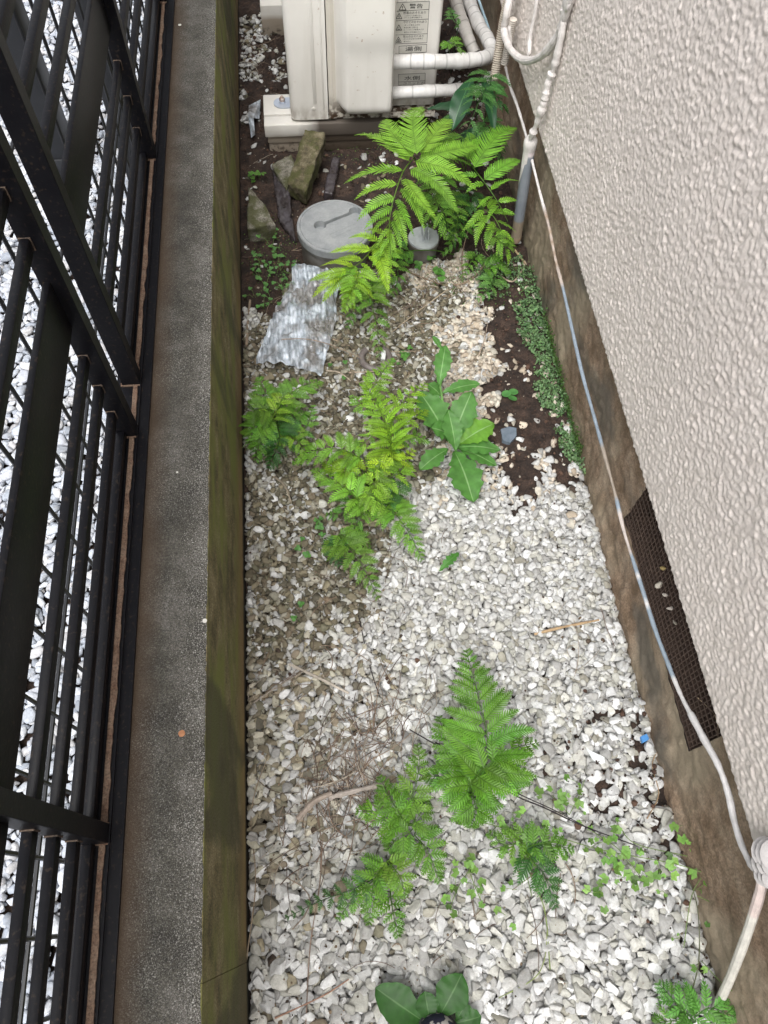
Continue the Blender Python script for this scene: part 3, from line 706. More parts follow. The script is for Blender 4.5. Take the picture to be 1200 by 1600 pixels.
text('発火のおそれあり', 629.6, 59, 4.0, U, 32)
text('近くに引火物や可燃物を', 630.5, 62, 2.3, U, 30); text('置かない', 630.5, 66, 2.4, U, 11)
text('湯側', 633, 80, 7.4, U, 25, .006); text('水側', 631.5, 125.3, 6.6, U, 24, .006); text('ユニットの', 630, 132, 3.6, U, 33)

# foot block
FB = thing('mounting_block', 'off white plastic mounting block under the outdoor unit, dirty along its front', 'block', (.1, 2.12, 0))
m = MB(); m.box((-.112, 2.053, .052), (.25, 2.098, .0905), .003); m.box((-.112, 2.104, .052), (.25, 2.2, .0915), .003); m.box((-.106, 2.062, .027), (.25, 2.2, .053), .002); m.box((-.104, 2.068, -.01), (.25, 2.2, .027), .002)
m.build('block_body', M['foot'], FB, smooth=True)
FB2 = thing('mounting_block', 'rear mounting block hidden in shade beneath the far end of the outdoor unit', 'block', (.1, 2.75, 0))
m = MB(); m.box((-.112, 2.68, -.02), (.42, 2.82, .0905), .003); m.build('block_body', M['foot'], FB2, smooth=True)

# wrapped pipes
def wrapped(name, pts, r, label, seed=0, col=(1, 1, 1), pitch=.032):
    P = spline(pts, 14); P = np.array(P); d = np.concatenate([[0], np.cumsum(np.linalg.norm(np.diff(P, axis=0), axis=1))])
    n = max(8, int(d[-1]/.003)); s = np.linspace(0, d[-1], n); Q = np.stack([np.interp(s, d, P[:, k]) for k in range(3)], 1)
    g = np.random.default_rng(seed); ph = (s/pitch+g.uniform(0, 1)) % 1
    rr = r*(1+.07*(1-ph))*(1+.04*np.sin(s*60+seed))
    cc = [tuple(np.array(col)*(.55 if p > .93 else g.uniform(.93, 1.02))) for p in ph]
    m = MB(); m.tube(Q, list(rr), 18, c=cc); o = m.build(name, M['tape'], None, Q[0], smooth=True); o.data.polygons.foreach_set('use_smooth', [True]*len(o.data.polygons)); tag(o, label, 'pipe', 'tape wrapped pipes beside the outdoor unit'); return o
def Y(px, py, y): return gy(px, py, y)
wrapped('wrapped_pipe', [Y(600, 97, 2.085), Y(650, 96, 2.06), Y(700, 96, 2.06), Y(745, 93, 2.07), Y(768, 84, 2.12), Y(762, 62, 2.2), Y(748, 38, 2.3), Y(733, 0, 2.42), Y(728, -30, 2.5)], .0185,
        'white tape wrapped pipe below the hot side label, bending up and back', 1)
wrapped('wrapped_pipe', [Y(616, 145, 2.075), Y(640, 144, 2.06), Y(680, 142, 2.065), Y(725, 140, 2.09), Y(755, 140, 2.17), Y(765, 120, 2.28)], .0165,
        'lower white tape wrapped pipe, its left end cut open, leading into the dark fern', 2)
wrapped('wrapped_pipe', [Y(742, 84, 2.25), Y(728, 50, 2.3), Y(712, 0, 2.42), Y(706, -30, 2.5)], .0175, 'dingy wrapped pipe rising behind the others towards the top edge', 3, (.75, .73, .7))
m = MB(); m.tube(spline([Y(748, 0, 2.5), Y(762, 40, 2.4), Y(772, 70, 2.3)], 8), .004, 8, c=(.5, .7, .8)); o = m.build('cable', M['cable'], None, Y(748, 0, 2.5), smooth=True); tag(o, 'thin pale blue cable in the dark gap behind the wrapped pipes', 'cable')

# corrugated conduits
def corrugated(pts, r, label, pitch=.0052, col=(.5, .44, .36)):
    P = np.array(spline(pts, 14)); d = np.concatenate([[0], np.cumsum(np.linalg.norm(np.diff(P, axis=0), axis=1))])
    n = int(d[-1]/pitch*6); s = np.linspace(0, d[-1], n); Q = np.stack([np.interp(s, d, P[:, k]) for k in range(3)], 1)
    ph = (s/pitch) % 1; w_ = .5+.5*np.cos(2*np.pi*ph)
    cc = [tuple(np.array(col)*(.5+.5*a)) for a in w_]
    m = MB(); m.tube(Q, list(r*(1-.13*(1-w_))), 16, c=cc); o = m.build('corrugated_conduit', M['cable'], None, Q[0], smooth=True); o.data.polygons.foreach_set('use_smooth', [True]*len(o.data.polygons)); tag(o, label, 'conduit'); return o
def X(px, py, x): return gx(px, py, x)
corrugated([X(801, -30, .545), X(794, 0, .545), X(784, 50, .54), X(777, 95, .535), X(772, 124, .53)], .0125, 'beige corrugated conduit hanging against the stucco at the top')
corrugated([X(765, 150, .52), X(752, 185, .50), X(742, 215, .485), X(732, 250, .47)], .012, 'short brownish corrugated conduit half hidden behind the dark fern', col=(.2, .16, .12))
corrugated([X(802, 30, .55), X(794, 70, .55), X(788, 100, .548)], .010, 'stub of corrugated conduit tucked behind the beige one', col=(.55, .5, .44))

WP = (.60, .565, .54)
def cable(name, pts, r, label, cols=None, seed=0, lump=.12, cat='cable', n=12, group=None):
    P = np.array(spline(pts, n)); g = np.random.default_rng(seed); k = len(P)
    nzv = np.convolve(g.normal(0, 1, k+6), np.ones(4)/2, 'same')[3:-3]
    rr = r*(1+lump*nzv); rr = np.clip(rr, r*.7, r*1.5)
    if cols is None: cc = [WP]*k
    else: cc = [cols(float(to_px(P[i])[1]), g) for i in range(k)]
    m = MB(); m.tube(P, list(rr), 10, c=cc); o = m.build(name, M['cable'], None, P[0], smooth=True); o.data.polygons.foreach_set('use_smooth', [True]*len(o.data.polygons)); tag(o, label, cat, group); return o
wx = .562
cable('painted_cable', [X(892, -10, wx-.004), X(884, 22, wx), X(870, 58, wx), X(845, 88, wx-.01), X(818, 94, wx-.02), X(797, 76, wx-.03), X(788, 48, wx-.03), X(792, 20, wx-.03), X(800, -20, wx-.02)], .009,
      'thick white painted cable making a hanging loop at the top of the stucco', seed=1)
cable('painted_cable', [X(884, 5, wx), X(878, 50, wx), X(866, 105, wx), X(858, 125, wx-.004), X(850, 160, wx-.006), X(840, 190, wx-.008), X(829, 216, wx-.012)], .0078,
      'lumpy taped cable dropping from the loop clamp into the grey pipe', seed=2, lump=.25)
cable('painted_cable', [X(796, 40, wx-.02), X(799, 75, wx-.01), X(815, 95, wx-.01), X(826, 85, wx-.004), X(828, 60, wx-.002), X(836, 20, wx), X(842, -20, wx)], .005,
      'thinner painted cable running up the stucco inside the loop', seed=3)
# clamp knot
g0 = X(889, 4, .563); W = PR1[3]*np.array([.011, .02, .014])+g0
o = mesh_np('cable_clamp', W, F1, M['cable'], None, g0, col=np.tile(WP, (len(W), 1))); tag(o, 'white painted clamp knob fixing the cable loop to the stucco at the top edge', 'clamp')
# thin line along the foundation
def linecol(px, g):
    blue = (.24, .29, .34); br = (.36, .27, .2); wh = (.60, .57, .55)
    if px < 330: return wh
    if px < 445: return br if g.random() < .5 else (.45, .38, .33)
    if px < 700: return blue
    if px < 780: return (.33, .28, .23)
    if px < 795: return blue
    if px < 868: return (.52, .46, .42)
    if px < 1060: return blue if g.random() < .9 else wh
    return (.52, .5, .49)
lx = .578
tp = [(790, 105), (797, 135), (808, 165), (822, 212), (834, 262), (846, 310), (858, 355), (868, 405), (880, 452), (893, 510), (910, 585), (928, 650), (945, 712), (962, 775), (975, 830), (990, 878), (1005, 925), (1024, 985), (1045, 1040)]
cable('painted_cable', [X(px, py, lx if i > 4 else lx-.012) for i, (px, py) in enumerate(tp)]+[X(px, py, lx) for px, py in ((1062, 1082), (1082, 1122))], .0037,
      'long thin cable strung along the foundation, white and grey blue by turns', linecol, seed=4, n=6)
cable('painted_cable', [X(px, py, lx) for px, py in ((1079, 1115), (1100, 1155), (1122, 1195), (1138, 1240), (1147, 1282), (1158, 1318), (1172, 1348), (1184, 1362))], .0055,
      'thick white lower end of the foundation cable, reaching the taped joint', lambda t, g: (.58, .56, .55), seed=5, n=6)
cable('conduit_pipe', [X(1192, 1372, .578), X(1186, 1400, .58), X(1165, 1465, .585), X(1140, 1530, .59), X(1113, 1588, .595)], .0075,
      'straight cream conduit slanting down to the gravel from the taped joint at lower right', lambda t, g: (.6, .58, .52) if t > 1425 else (.62, .52, .48), seed=6, lump=.02, cat='pipe')
J = thing('taped_joint', 'grey painted bundle of tape where the cable meets the cream conduit, lower right edge', 'joint', X(1196, 1350, .565))
for q, (px, py, a, b_, rr) in enumerate(((1192, 1330, 1215, 1338, .019), (1188, 1350, 1215, 1352, .016), (1190, 1365, 1212, 1375, .014))):
    P0, P1 = X(px, py, .56), X(a, b_, .56); m = MB(); m.tube(spline([P0, (P0+P1)/2, P1], 5), [rr*.75]+[rr*(1+.1*math.sin(i*2.1)) for i in range(9)]+[rr*.6], 14, c=(.4, .38, .37)); m.build('tape_wrap', M['cable'], J, smooth=True)

# grey pvc pipe
pv = thing('drain_pipe', 'grey plastic pipe with white paint smears on top, standing by the foundation', 'pipe', gx(806, 372, .575))
Pt, Pb = X(829, 222, .556), X(807, 368, .572)
pts = [Pt+(Pb-Pt)*t for t in np.linspace(0, 1, 40)]
cc = [((3.2, 2.6, 2.3) if t < .12 else ((1, 1, 1) if t < .82 else (1.3, .95, .62))) for t in np.linspace(0, 1, 40)]
m = MB(); m.tube(pts, .0145, 20, c=cc)
# ragged paint tongue
o = m.build('pipe_body', M['pvc'], pv, smooth=True)
m = MB(); d = (Pb-Pt); d /= np.linalg.norm(d); side = np.cross(d, [1, 0, 0]); side /= np.linalg.norm(side); nrm = np.cross(side, d)
if np.dot(nrm, CAM-Pt) < 0: nrm = -nrm
V = []; K = 14; Lp = [.10, .105, .12, .125, .11, .09, .055, .05]
for i in range(8):
    th = R(-80+150*i/7)
    for j in range(K+1):
        s = Lp[i]*(j/K)*(1+.02*math.sin(i*5)); V.append(Pt+d*s+(nrm*math.cos(th)+side*math.sin(th))*.0150)
m.add(V, [(i*(K+1)+j, (i+1)*(K+1)+j, (i+1)*(K+1)+j+1, i*(K+1)+j+1) for i in range(7) for j in range(K)], (.6, .565, .54)); m.build('paint_smear', M['cable'], pv, smooth=True)
m = MB(); m.tube([Pt-d*.016, Pt-d*.008, Pt, Pt+d*.010, Pt+d*.02], [.009, .0155, .017, .0165, .0152], 18, c=WP); m.build('tape_collar', M['cable'], pv, smooth=True)
m = MB(); m.tube([Pb, Pb+d*.01, Pb+d*.016+np.array([0, -.002, -.004])], [.0148, .0146, .011], 18, c=(.34, .25, .18)); m.build('muddy_foot', M['cable'], pv, smooth=True)

# drain inspection covers
c0 = np.array([.068, 1.625, 0.]); D1 = thing('drain_cover', 'large round grey plastic drain cover with dumbbell shaped finger slot', 'drain cover', c0)
rL = .102; zt = .09
m = MB(); m.lathe([(.093, -.03), (.094, .055), (.0985, .058), (.1, .066)], c0, 64); m.build('riser', M['lidside'], D1, smooth=True)
# lid top as a fine grid disc with the slot pressed in
th0 = math.atan2(*( (gz(562, 330, zt)-gz(500, 352, zt))[[1, 0]] ))
A_, B_ = gz(500, 352, zt)[:2], gz(555, 330, zt)[:2]
V = []; nr, na = 100, 300
for i in range(nr+1):
    r = rL*(i/nr)
    for k in range(na):
        a = 2*math.pi*k/na; x, y = c0[0]+r*math.cos(a), c0[1]+r*math.sin(a); p = np.array([x, y])
        dA, dB = np.linalg.norm(p-A_), np.linalg.norm(p-B_); ab = B_-A_; t = np.clip(np.dot(p-A_, ab)/np.dot(ab, ab), 0, 1); dl = np.linalg.norm(p-(A_+ab*t))
        dep = max(np.clip((.0165-dA)/.0025, 0, 1), np.clip((.0165-dB)/.0025, 0, 1), np.clip((.0048-dl)/.002, 0, 1))
        z = zt-.017*dep
        if r > rL-.010 and r < rL-.0075: z -= .0018
        if r > rL-.002: z -= .002
        V.append((x, y, z))
F = [(i*na+k, i*na+(k+1) % na, (i+1)*na+(k+1) % na, (i+1)*na+k) for i in range(nr) for k in range(na)]
n0 = len(V)
for k in range(na): a = 2*math.pi*k/na; V.append((c0[0]+rL*math.cos(a), c0[1]+rL*math.sin(a), zt-.022))
F += [(nr*na+k, nr*na+(k+1) % na, n0+(k+1) % na, n0+k) for k in range(na)]
m = MB(); m.add(V, F); o = m.build('lid', M['lid'], D1, smooth=True)
m = MB(); q = [gz(516, 366, zt)[:2], gz(556, 349, zt)[:2], gz(559, 354, zt)[:2], gz(520, 372, zt)[:2]]
for i in range(4):
    a, b_ = q[i], q[(i+1) % 4]; dv = (b_-a)/np.linalg.norm(b_-a); nn_ = np.array([-dv[1], dv[0]])*.0005
    m.add([(*(a+nn_), zt+.0006), (*(b_+nn_), zt+.0006), (*(b_-nn_), zt+.0006), (*(a-nn_), zt+.0006), (*(a+nn_), zt-.001), (*(b_+nn_), zt-.001), (*(b_-nn_), zt-.001), (*(a-nn_), zt-.001)], [(0, 1, 2, 3), (0, 1, 5, 4), (2, 3, 7, 6), (1, 2, 6, 5), (3, 0, 4, 7)])
m.build('embossed_panel', M['lid'], D1)
c1 = np.array([.311, 1.612, 0.]); D2 = thing('pipe_plug', 'small round grey drain cap with two upright grip fins, under the fern', 'drain cap', c1)
m = MB(); m.lathe([(.039, -.03), (.040, .03), (.044, .033), (.044, .041), (.0415, .042), (.0415, .045)], c1, 40); m.build('riser', M['lidside'], D2, smooth=True)
m = MB(); m.lathe([(.0425, .040), (.0425, .047), (.041, .0485)], c1, 40); m.build('cap', M['lidcap'], D2, smooth=True)
for s_ in (-1, 1):
    m = MB(); m.box((c1[0]+.004+s_*.0065-.0017, c1[1]-.018, .048), (c1[0]+.004+s_*.0065+.0017, c1[1]+.024, .074), .001); m.build('grip_fin', M['lidcap'], D2, smooth=True)
# ================================================================= STONES, SHEET, SMALL FINDS
def rough_block(name, corners_bottom, corners_top, mat_, label, cat='stone', amp=.004, seed=0, n=18, group=None):
    """a broken block between two loops of four world points, faces gridded and roughened"""
    B = np.array(corners_bottom, float); T = np.array(corners_top, float)
    bm = bmesh.new(); vs = [bm.verts.new(p) for p in list(B)+list(T)]
    for f in ((3, 2, 1, 0), (4, 5, 6, 7), (0, 1, 5, 4), (1, 2, 6, 5), (2, 3, 7, 6), (3, 0, 4, 7)): bm.faces.new([vs[i] for i in f])
    bmesh.ops.recalc_face_normals(bm, faces=bm.faces)
    bmesh.ops.bevel(bm, geom=bm.edges[:], offset=.004, segments=2, affect='EDGES', profile=.5)
    for _ in range(5):
        le = [e for e in bm.edges if e.calc_length() > .006]
        if not le: break
        bmesh.ops.subdivide_edges(bm, edges=le, cuts=1, use_grid_fill=True)
    bmesh.ops.triangulate(bm, faces=bm.faces[:])
    bm.normal_update(); from mathutils import noise
    for v in bm.verts:
        p = v.co*28+Vector((seed*3.1, 0, 0)); q = v.co*110
        v.co += v.normal*(amp*noise.fractal(p, 1, 2, 3)+amp*.35*noise.noise(q))
    V = [tuple(v.co) for v in bm.verts]; bm.verts.index_update(); F = [tuple(v.index for v in f.verts) for f in bm.faces]; bm.free()
    loc = B.mean(0); o = mesh_np(name, V, F, mat_, None, loc); return tag(o, label, cat, group)
z_ = lambda px, py, z: gz(px, py, z)
# long mossy slab leaning from the soil up against the mounting block
t4 = [z_(449, 285, .058), z_(478, 300, .058), z_(509, 207, .115), z_(476, 200, .115)]
b4 = [p-np.array([0, -.012, .055]) for p in t4]
rough_block('stone_slab', b4, t4, M['mossrock'], 'long mossy green stone slab leaning against the white mounting block', seed=1)
t4 = [z_(386, 357, .045), z_(431, 350, .045), z_(412, 318, .06), z_(388, 290, .06)]
rough_block('concrete_chunk', [np.array([p[0], p[1]+.004, -.02]) for p in t4], t4, M['rock'], 'grey speckled wedge of broken concrete against the low wall, left of the drain cover', seed=2, amp=.003)
t4 = [z_(424, 256, .03), z_(448, 296, .03), z_(462, 262, .035), z_(455, 240, .035)]
rough_block('rock', [np.array([p[0], p[1], -.02]) for p in t4], t4, M['rock'], 'small brown rock wedged behind the mossy slab under the mounting block', seed=3, amp=.003)
t4 = [z_(424, 262, .016), z_(436, 345, .012), z_(462, 378, .01), z_(452, 298, .022)]
rough_block('rock', [np.array([p[0], p[1], -.025]) for p in t4], t4, M['wetrock'], 'low wet dark purple rock between concrete wedge and round drain cover', seed=4, amp=.004)
t4 = [z_(505, 300, .02), z_(520, 303, .02), z_(532, 245, .03), z_(520, 243, .03)]
rough_block('rock', [np.array([p[0], p[1], -.02]) for p in t4], t4, M['wetrock'], 'narrow dark stone lying in shade to the right of the mossy slab', seed=5, amp=.003)

# crumpled silvery sheet
qc = [gz(458, 418, .0)[:2], gz(544, 440, .0)[:2], gz(502, 590, .0)[:2], gz(400, 570, .0)[:2]]
nu, nv_ = 120, 70; uu, vv = np.meshgrid(np.linspace(0, 1, nv_), np.linspace(0, 1, nu)); N1 = fftnoise(nu*2, nv_*2, 16, 110, 51)[:nu, :nv_]; N2 = fftnoise(nu*2, nv_*2, 6, 30, 52)[:nu, :nv_]; N3 = fftnoise(nu*2, nv_*2, 12, 60, 53)[:nu, :nv_]
uj = uu; waist = 1-.2*np.exp(-((vv-.22)/.14)**2)*(1)
uu2 = .5+(uj-.5)*waist+.05*(N2*.3)*np.abs(uj-.5)**3
XY = (1-vv[..., None])*((1-uu2[..., None])*qc[0]+uu2[..., None]*qc[1])+vv[..., None]*((1-uu2[..., None])*qc[3]+uu2[..., None]*qc[2])
zb_ = np.array([[hz(*p) for p in row] for row in XY]); zb_ = blur(np.pad(zb_, 30, mode='edge'), 90)[30:-30, 30:-30]
Z = zb_+.019+.0022*np.abs(N1)+.0004*np.abs(N2)+.004*N3+.012*np.sin(np.clip(uu, 0, 1)*math.pi)
Vf = np.stack([XY[..., 0], XY[..., 1], Z], -1).reshape(-1, 3)
o = mesh_np('plastic_sheet', Vf, grid_faces(nu, nv_), M['film'], None, [*(sum(qc)/4), 0.]); tag(o, 'crumpled silvery plastic sheet with muddy patches lying on brown pebbles', 'plastic sheet')

# horseshoe ring
c0 = gz(587, 556, .004); h0 = hz(c0[0], c0[1]); pts = []
for i in range(25):
    a = R(128+284*i/24); pts.append((c0[0]+.036*math.cos(a), c0[1]+.033*math.sin(a)*1.1+.003, h0+.006))
m = MB(); m.tube(pts, .0085, 12); o = m.build('rubber_ring', M['ring'], None, c0, smooth=True); tag(o, 'open grey brown rubber ring half sunk in pebbles under a fern tip', 'ring')
P = gz(599, 552, .008); m = MB(); m.tube([P+[-.002, -.013, h0+.004], P+[0, 0, h0+.008], P+[.002, .013, h0+.005]], [.0055, .0075, .0055], 10); o = m.build('white_peg', M['white'], None, P, smooth=True); tag(o, 'small rounded white piece lying in the grey brown ring', 'peg')
# slate, blue chip, white plastic
def plate(name, pts, z, th, mt, label, cat):
    P = [gz(px, py, z) for px, py in pts]; n = len(P); c = sum(P)/n; hh = hz(c[0], c[1])
    m = MB(); V = [(p[0], p[1], hh+.001) for p in P]+[(p[0]*.97+c[0]*.03, p[1]*.97+c[1]*.03, hh+th) for p in P]
    m.add(V, [tuple(range(n)), tuple(range(n, 2*n))]+[(i, (i+1) % n, n+(i+1) % n, n+i) for i in range(n)]); o = m.build(name, mt, None, c); return tag(o, label, cat)
plate('slate_chip', [(782, 671), (795, 667), (807, 669), (807, 682), (797, 693), (785, 689)], 0, .012, M['slate'], 'flat blue grey slate chip at the edge of the bare soil', 'stone')
plate('blue_fragment', [(999, 1152), (1009, 1147), (1013, 1156), (1003, 1162)], 0, .009, M['blue'], 'tiny bright blue plastic fragment near the foundation', 'fragment')
plate('white_fragment', [(911, 1163), (918, 1172), (930, 1178), (943, 1184), (944, 1193), (934, 1196), (925, 1188)], 0, .006, M['white'], 'smooth white pointed plastic fragment on the gravel, lower right', 'fragment')
def disc(px, py, r, z, mt, name, label, cat):
    P = gz(px, py, z); m = MB(); m.lathe([(r, 0), (r*.95, .0008), (0.001, .0011)], (P[0], P[1], z), 14); m.v = [(x+.06*r*math.sin(40*y*50), y, zz) for x, y, zz in m.v]
    o = m.build(name, mt, None, (P[0], P[1], z)); return tag(o, label, cat)
disc(284, 1146, .0048, ZT, M['orange'], 'petal', 'round orange brown petal on top of the speckled concrete wall', 'petal')
disc(320, 970, .0036, ZT, M['paper'], 'lichen_spot', 'larger pale lichen spot near the wall edge', 'lichen')
disc(277, 738, .0018, ZT, M['paper'], 'lichen_spot', 'smaller white lichen dot in the middle of the wall top', 'lichen')
disc(281, 39, .004, ZT, M['paper'], 'petal', 'pale cream petal near the far end of the wall top', 'petal')
# torn film scrap beside the mounting block
P = [gz(px, py, .03) for px, py in ((388, 160), (407, 155), (404, 175), (396, 182), (398, 206), (391, 205), (388, 182))]
m = MB(); n = len(P); m.add([(p[0], p[1], .02+.012*math.sin(i*2.3)) for i, p in enumerate(P)]+[(p[0], p[1], .018+.012*math.sin(i*2.3)) for i, p in enumerate(P)], [tuple(range(n)), tuple(range(2*n-1, n-1, -1))]+[(i, (i+1) % n, n+(i+1) % n, n+i) for i in range(n)])
o = m.build('film_scrap', M['film'], None, P[0]); tag(o, 'torn grey film scrap between low wall and mounting block', 'scrap')

# shoe at the bottom edge
SP = gz(682, 1592, .05); sh = thing('shoe', 'toe of a dark patterned cloth shoe at the bottom edge', 'shoe', (SP[0], SP[1]-.14, 0))
prof = []; L_ = .27; toe = gz(682, 1581, .055); cxs, y_t = toe[0]+.0, toe[1]
def shoe_mesh(z_levels, shrink):
    V = []; n = 40
    for zl, sk in zip(z_levels, shrink):
        for k in range(n):
            a = 2*math.pi*k/n; yy = -L_/2+math.sin(a)*L_/2*sk; wv = .05*(1+.12*math.sin(a))
            V.append((cxs+math.copysign(abs(math.cos(a))**.85, math.cos(a))*wv*sk, y_t+yy+(L_/2)*(sk-1)*-.0, zl))
    F = [(i*n+k, i*n+(k+1) % n, (i+1)*n+(k+1) % n, (i+1)*n+k) for i in range(len(z_levels)-1) for k in range(n)]+[tuple((len(z_levels)-1)*n+k for k in range(n))]
    return V, F
m = MB(); m.add(*shoe_mesh([.0, .005, .022, .024], [.97, 1., 1., .98])); m.build('sole', M['sole'], sh, smooth=True)
m = MB(); m.add(*shoe_mesh([.024, .034, .048, .058, .066, .070], [.97, .96, .91, .80, .58, .3])); m.build('upper', M['shoe'], sh, smooth=True)

# ================================================================= PLANTS
def jitter(c, g, s=.12): return tuple(np.array(c)*(1+g.normal(0, s))*np.array([1+g.normal(0, .05), 1, 1+g.normal(0, .05)]))
def frond(parent, pts, W, n, col, seed, dens=1.15, fan=0., th0=72, droop=.18, pw=.29, base_u=0., shape='tri', stipe=None, coarse=False, roll=0.):
    """pts: list of (px,py,z) from blade base to tip. One mesh: rachis, pinnae and toothed pinnules."""
    g = np.random.default_rng(seed); n = max(6, int(n*.84)); W = W*1.2; col = tuple(np.array(col)*g.uniform(.85, 1.15)*np.array([g.uniform(.88, 1.15), 1, 1]))
    P = np.array(spline([gz(px, py, z) for px, py, z in pts], 12)); m_ = len(P)
    d = np.concatenate([[0], np.cumsum(np.linalg.norm(np.diff(P, axis=0), axis=1))]); Ltot = d[-1]; d /= Ltot
    at = lambda u: np.array([np.interp(u, d, P[:, k]) for k in range(3)])
    V = []; F = []; C = []
    def addv(p, c): V.append(p); C.append(c); return len(V)-1
    rc = tuple(np.array(col)*.55)
    up = np.array([math.sin(roll), -.12*0, math.cos(roll)])
    for i in range(n):
        u = base_u+(1-base_u)*(1-(1-i/n)**1.3); u = min(u, .995)
        if shape == 'full': Lp = W*(1-u)**.92*(.9+.1*min(1, u/.1))+.006
        elif shape == 'tri': Lp = W*(1-u)**.85*(.86+.14*min(1, u/.12))+.004
        elif shape == 'lance': Lp = W*(math.sin(math.pi*min(1, (u*.82+.16)))**.8)+.003
        t = at(min(1, u+.03))-at(max(0, u-.03)); t /= np.linalg.norm(t)
        s = np.cross(t, up); s /= np.linalg.norm(s); nn = np.cross(s, t)
        for side in (-1, 1):
            L1 = Lp*g.uniform(.9, 1.08); th = R(th0-22*u+(fan*(1-u/.4) if u < .4 else 0)+g.normal(0, 3))
            base = at(min(1, u+side*.004)); d0 = math.cos(th)*t+math.sin(th)*s*side
            lift = g.normal(.12, .08); d0 = d0+nn*lift; d0 /= np.linalg.norm(d0)
            curl = t*.25
            T_ = base+d0*L1+curl*L1*.4-np.array([0, 0, droop*.6*L1])
            blades(V, F, C, base, T_, col, g, pw*.86, .0046*dens)
    mb = MB(); full = list(P)
    if stipe is not None: full = spline([stipe, (np.array(stipe)+P[0])/2+np.array([0, 0, .01]), P[0]], 6)[:-1]+full
    mb.tube(full, list(np.linspace(.0016, .0005, len(full))), 5, c=rc)
    nb_ = len(V); V += mb.v; C += mb.c; F += [tuple(i+nb_ for i in f) for f in mb.f]
    return mesh_np('frond', np.array(V), F, M['leaf'], parent, smooth=False, col=np.array(C))
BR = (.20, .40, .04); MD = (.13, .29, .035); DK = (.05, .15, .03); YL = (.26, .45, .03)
def blades(V, F, C, B, T, col, g, wr, sp):
    """one pinna from B to T: a midrib and paired overlapping blades"""
    def addv(p, c): V.append(p); C.append(c); return len(V)-1
    rc = tuple(np.array(col)*.5); L = np.linalg.norm(T-B); ax = (T-B)/L
    sd = np.cross(ax, [0, 0, 1]); sd /= np.linalg.norm(sd); nn = np.cross(sd, ax); roll = g.normal(0, .22); sd, nn = sd*math.cos(roll)+nn*math.sin(roll), nn*math.cos(roll)-sd*math.sin(roll)
    sag = g.uniform(.05, .12)*L; bend = g.normal(0, .05)*L; pc = jitter(col, g, .1); K = max(5, int(L/sp)); last = None; step = L/K
    pos = lambda v: B+ax*L*v+nn*sag*math.sin(math.pi*v)*.8+sd*bend*math.sin(math.pi*v)-np.array([0, 0, .10*L*v**3])
    for k in range(K+1):
        v = k/K; p = pos(v); d = pos(min(1, v+.02))-pos(max(0, v-.02)); d /= np.linalg.norm(d); q = np.cross(d, nn); q /= np.linalg.norm(q)
        wv = .0008*(1-v)+.00025; a_ = addv(p-q*wv+nn*.0006, rc); b_ = addv(p+q*wv+nn*.0006, rc)
        if last: F.append((last[0], last[1], b_, a_))
        last = (a_, b_)
        if k == 0: continue
        l = L*wr*2*.62*(min(1, .55+v*2.6))*(1-v**2.1)**.85*g.uniform(.9, 1.08)+.0012; hw = step*.5
        cc = np.array(pc)*g.uniform(.9, 1.08)
        for s2 in (-1, 1):
            an = R(60-16*v); e = math.cos(an)*d+math.sin(an)*q*s2+nn*(.10+g.normal(0, .06)); e /= np.linalg.norm(e); e2 = e+d*.22; e2 /= np.linalg.norm(e2)
            rows = []
            for (f, w_) in [(0., 1.0), (.35, .88), (.7, .68), (.92, .36)]:
                m0 = p+e*l*min(f, .5)+e2*l*max(0, f-.5)
                rows.append((addv(m0-d*hw*w_, tuple(cc*.93)), addv(m0+nn*hw*.22*w_, tuple(cc*(.62 if f == 0 else 1.06))), addv(m0+d*hw*w_*.95, tuple(cc))))
            tp_ = addv(p+e*l*.5+e2*l*.5-nn*l*.08, tuple(cc))
            for i in range(3):
                for j in range(2): F.append((rows[i][j], rows[i+1][j], rows[i+1][j+1], rows[i][j+1]))
            F += [(rows[3][0], tp_, rows[3][1]), (rows[3][1], tp_, rows[3][2])]
def drawn_frond(parent, rach, pinnae, col, seed, stipe, wr=.135, sp=.0058):
    """one frond with every pinna given by root and tip"""
    g = np.random.default_rng(seed); V = []; F = []; C = []; rc = tuple(np.array(col)*.5)
    for (b, t) in pinnae: blades(V, F, C, gz(*b), gz(*t), col, g, wr, sp)
    mb = MB(); P = [gz(*q_) for q_ in rach]; full = spline([stipe, (np.array(stipe)+P[0])/2+np.array([0, 0, .01]), P[0]], 6)[:-1]+spline(P, 6)
    mb.tube(full, list(np.linspace(.0019, .0006, len(full))), 6, c=rc); nb_ = len(V); V += mb.v; C += mb.c; F += [tuple(i+nb_ for i in f) for f in mb.f]
    return mesh_np('frond', np.array(V), F, M['leaf'], parent, smooth=False, col=np.array(C))
def fern(label, crown, fronds, name='fern'):
    c = gz(*crown, 0.); t = thing(name, label, 'fern', (c[0], c[1], 0), 'ferns growing in the alley')
    for k, f in enumerate(fronds):
        kw = dict(f[4]) if len(f) > 4 else {}
        frond(t, f[0], f[1], f[2], f[3], seed=hash_(label)+k, stipe=c+np.array([0, 0, -.01]), **kw)
    return t
def hash_(s): return sum(ord(ch)*(i+1) for i, ch in enumerate(s)) % 10007
def c2(x, y): return 360+x/2.4, y/2.4
def c3(x, y): return 370+x/2.449, 280+y/2.449
def pn(L, f, zb, zt): return [((*f(a, b), zb+dz), (*f(c, d), zt+dz)) for (a, b, c, d, dz) in L]
SF = fern('largest bright green fern with star shaped frond, in front of the outdoor unit', (668, 300), [
    ([(690, 262, .22), (675, 318, .2), (668, 360, .15)], .05, 9, MD),
    ([(668, 300, .2), (690, 330, .2), (700, 372, .14)], .06, 11, MD), ([(690, 215, .26), (705, 235, .26), (700, 262, .24)], .05, 9, MD)])
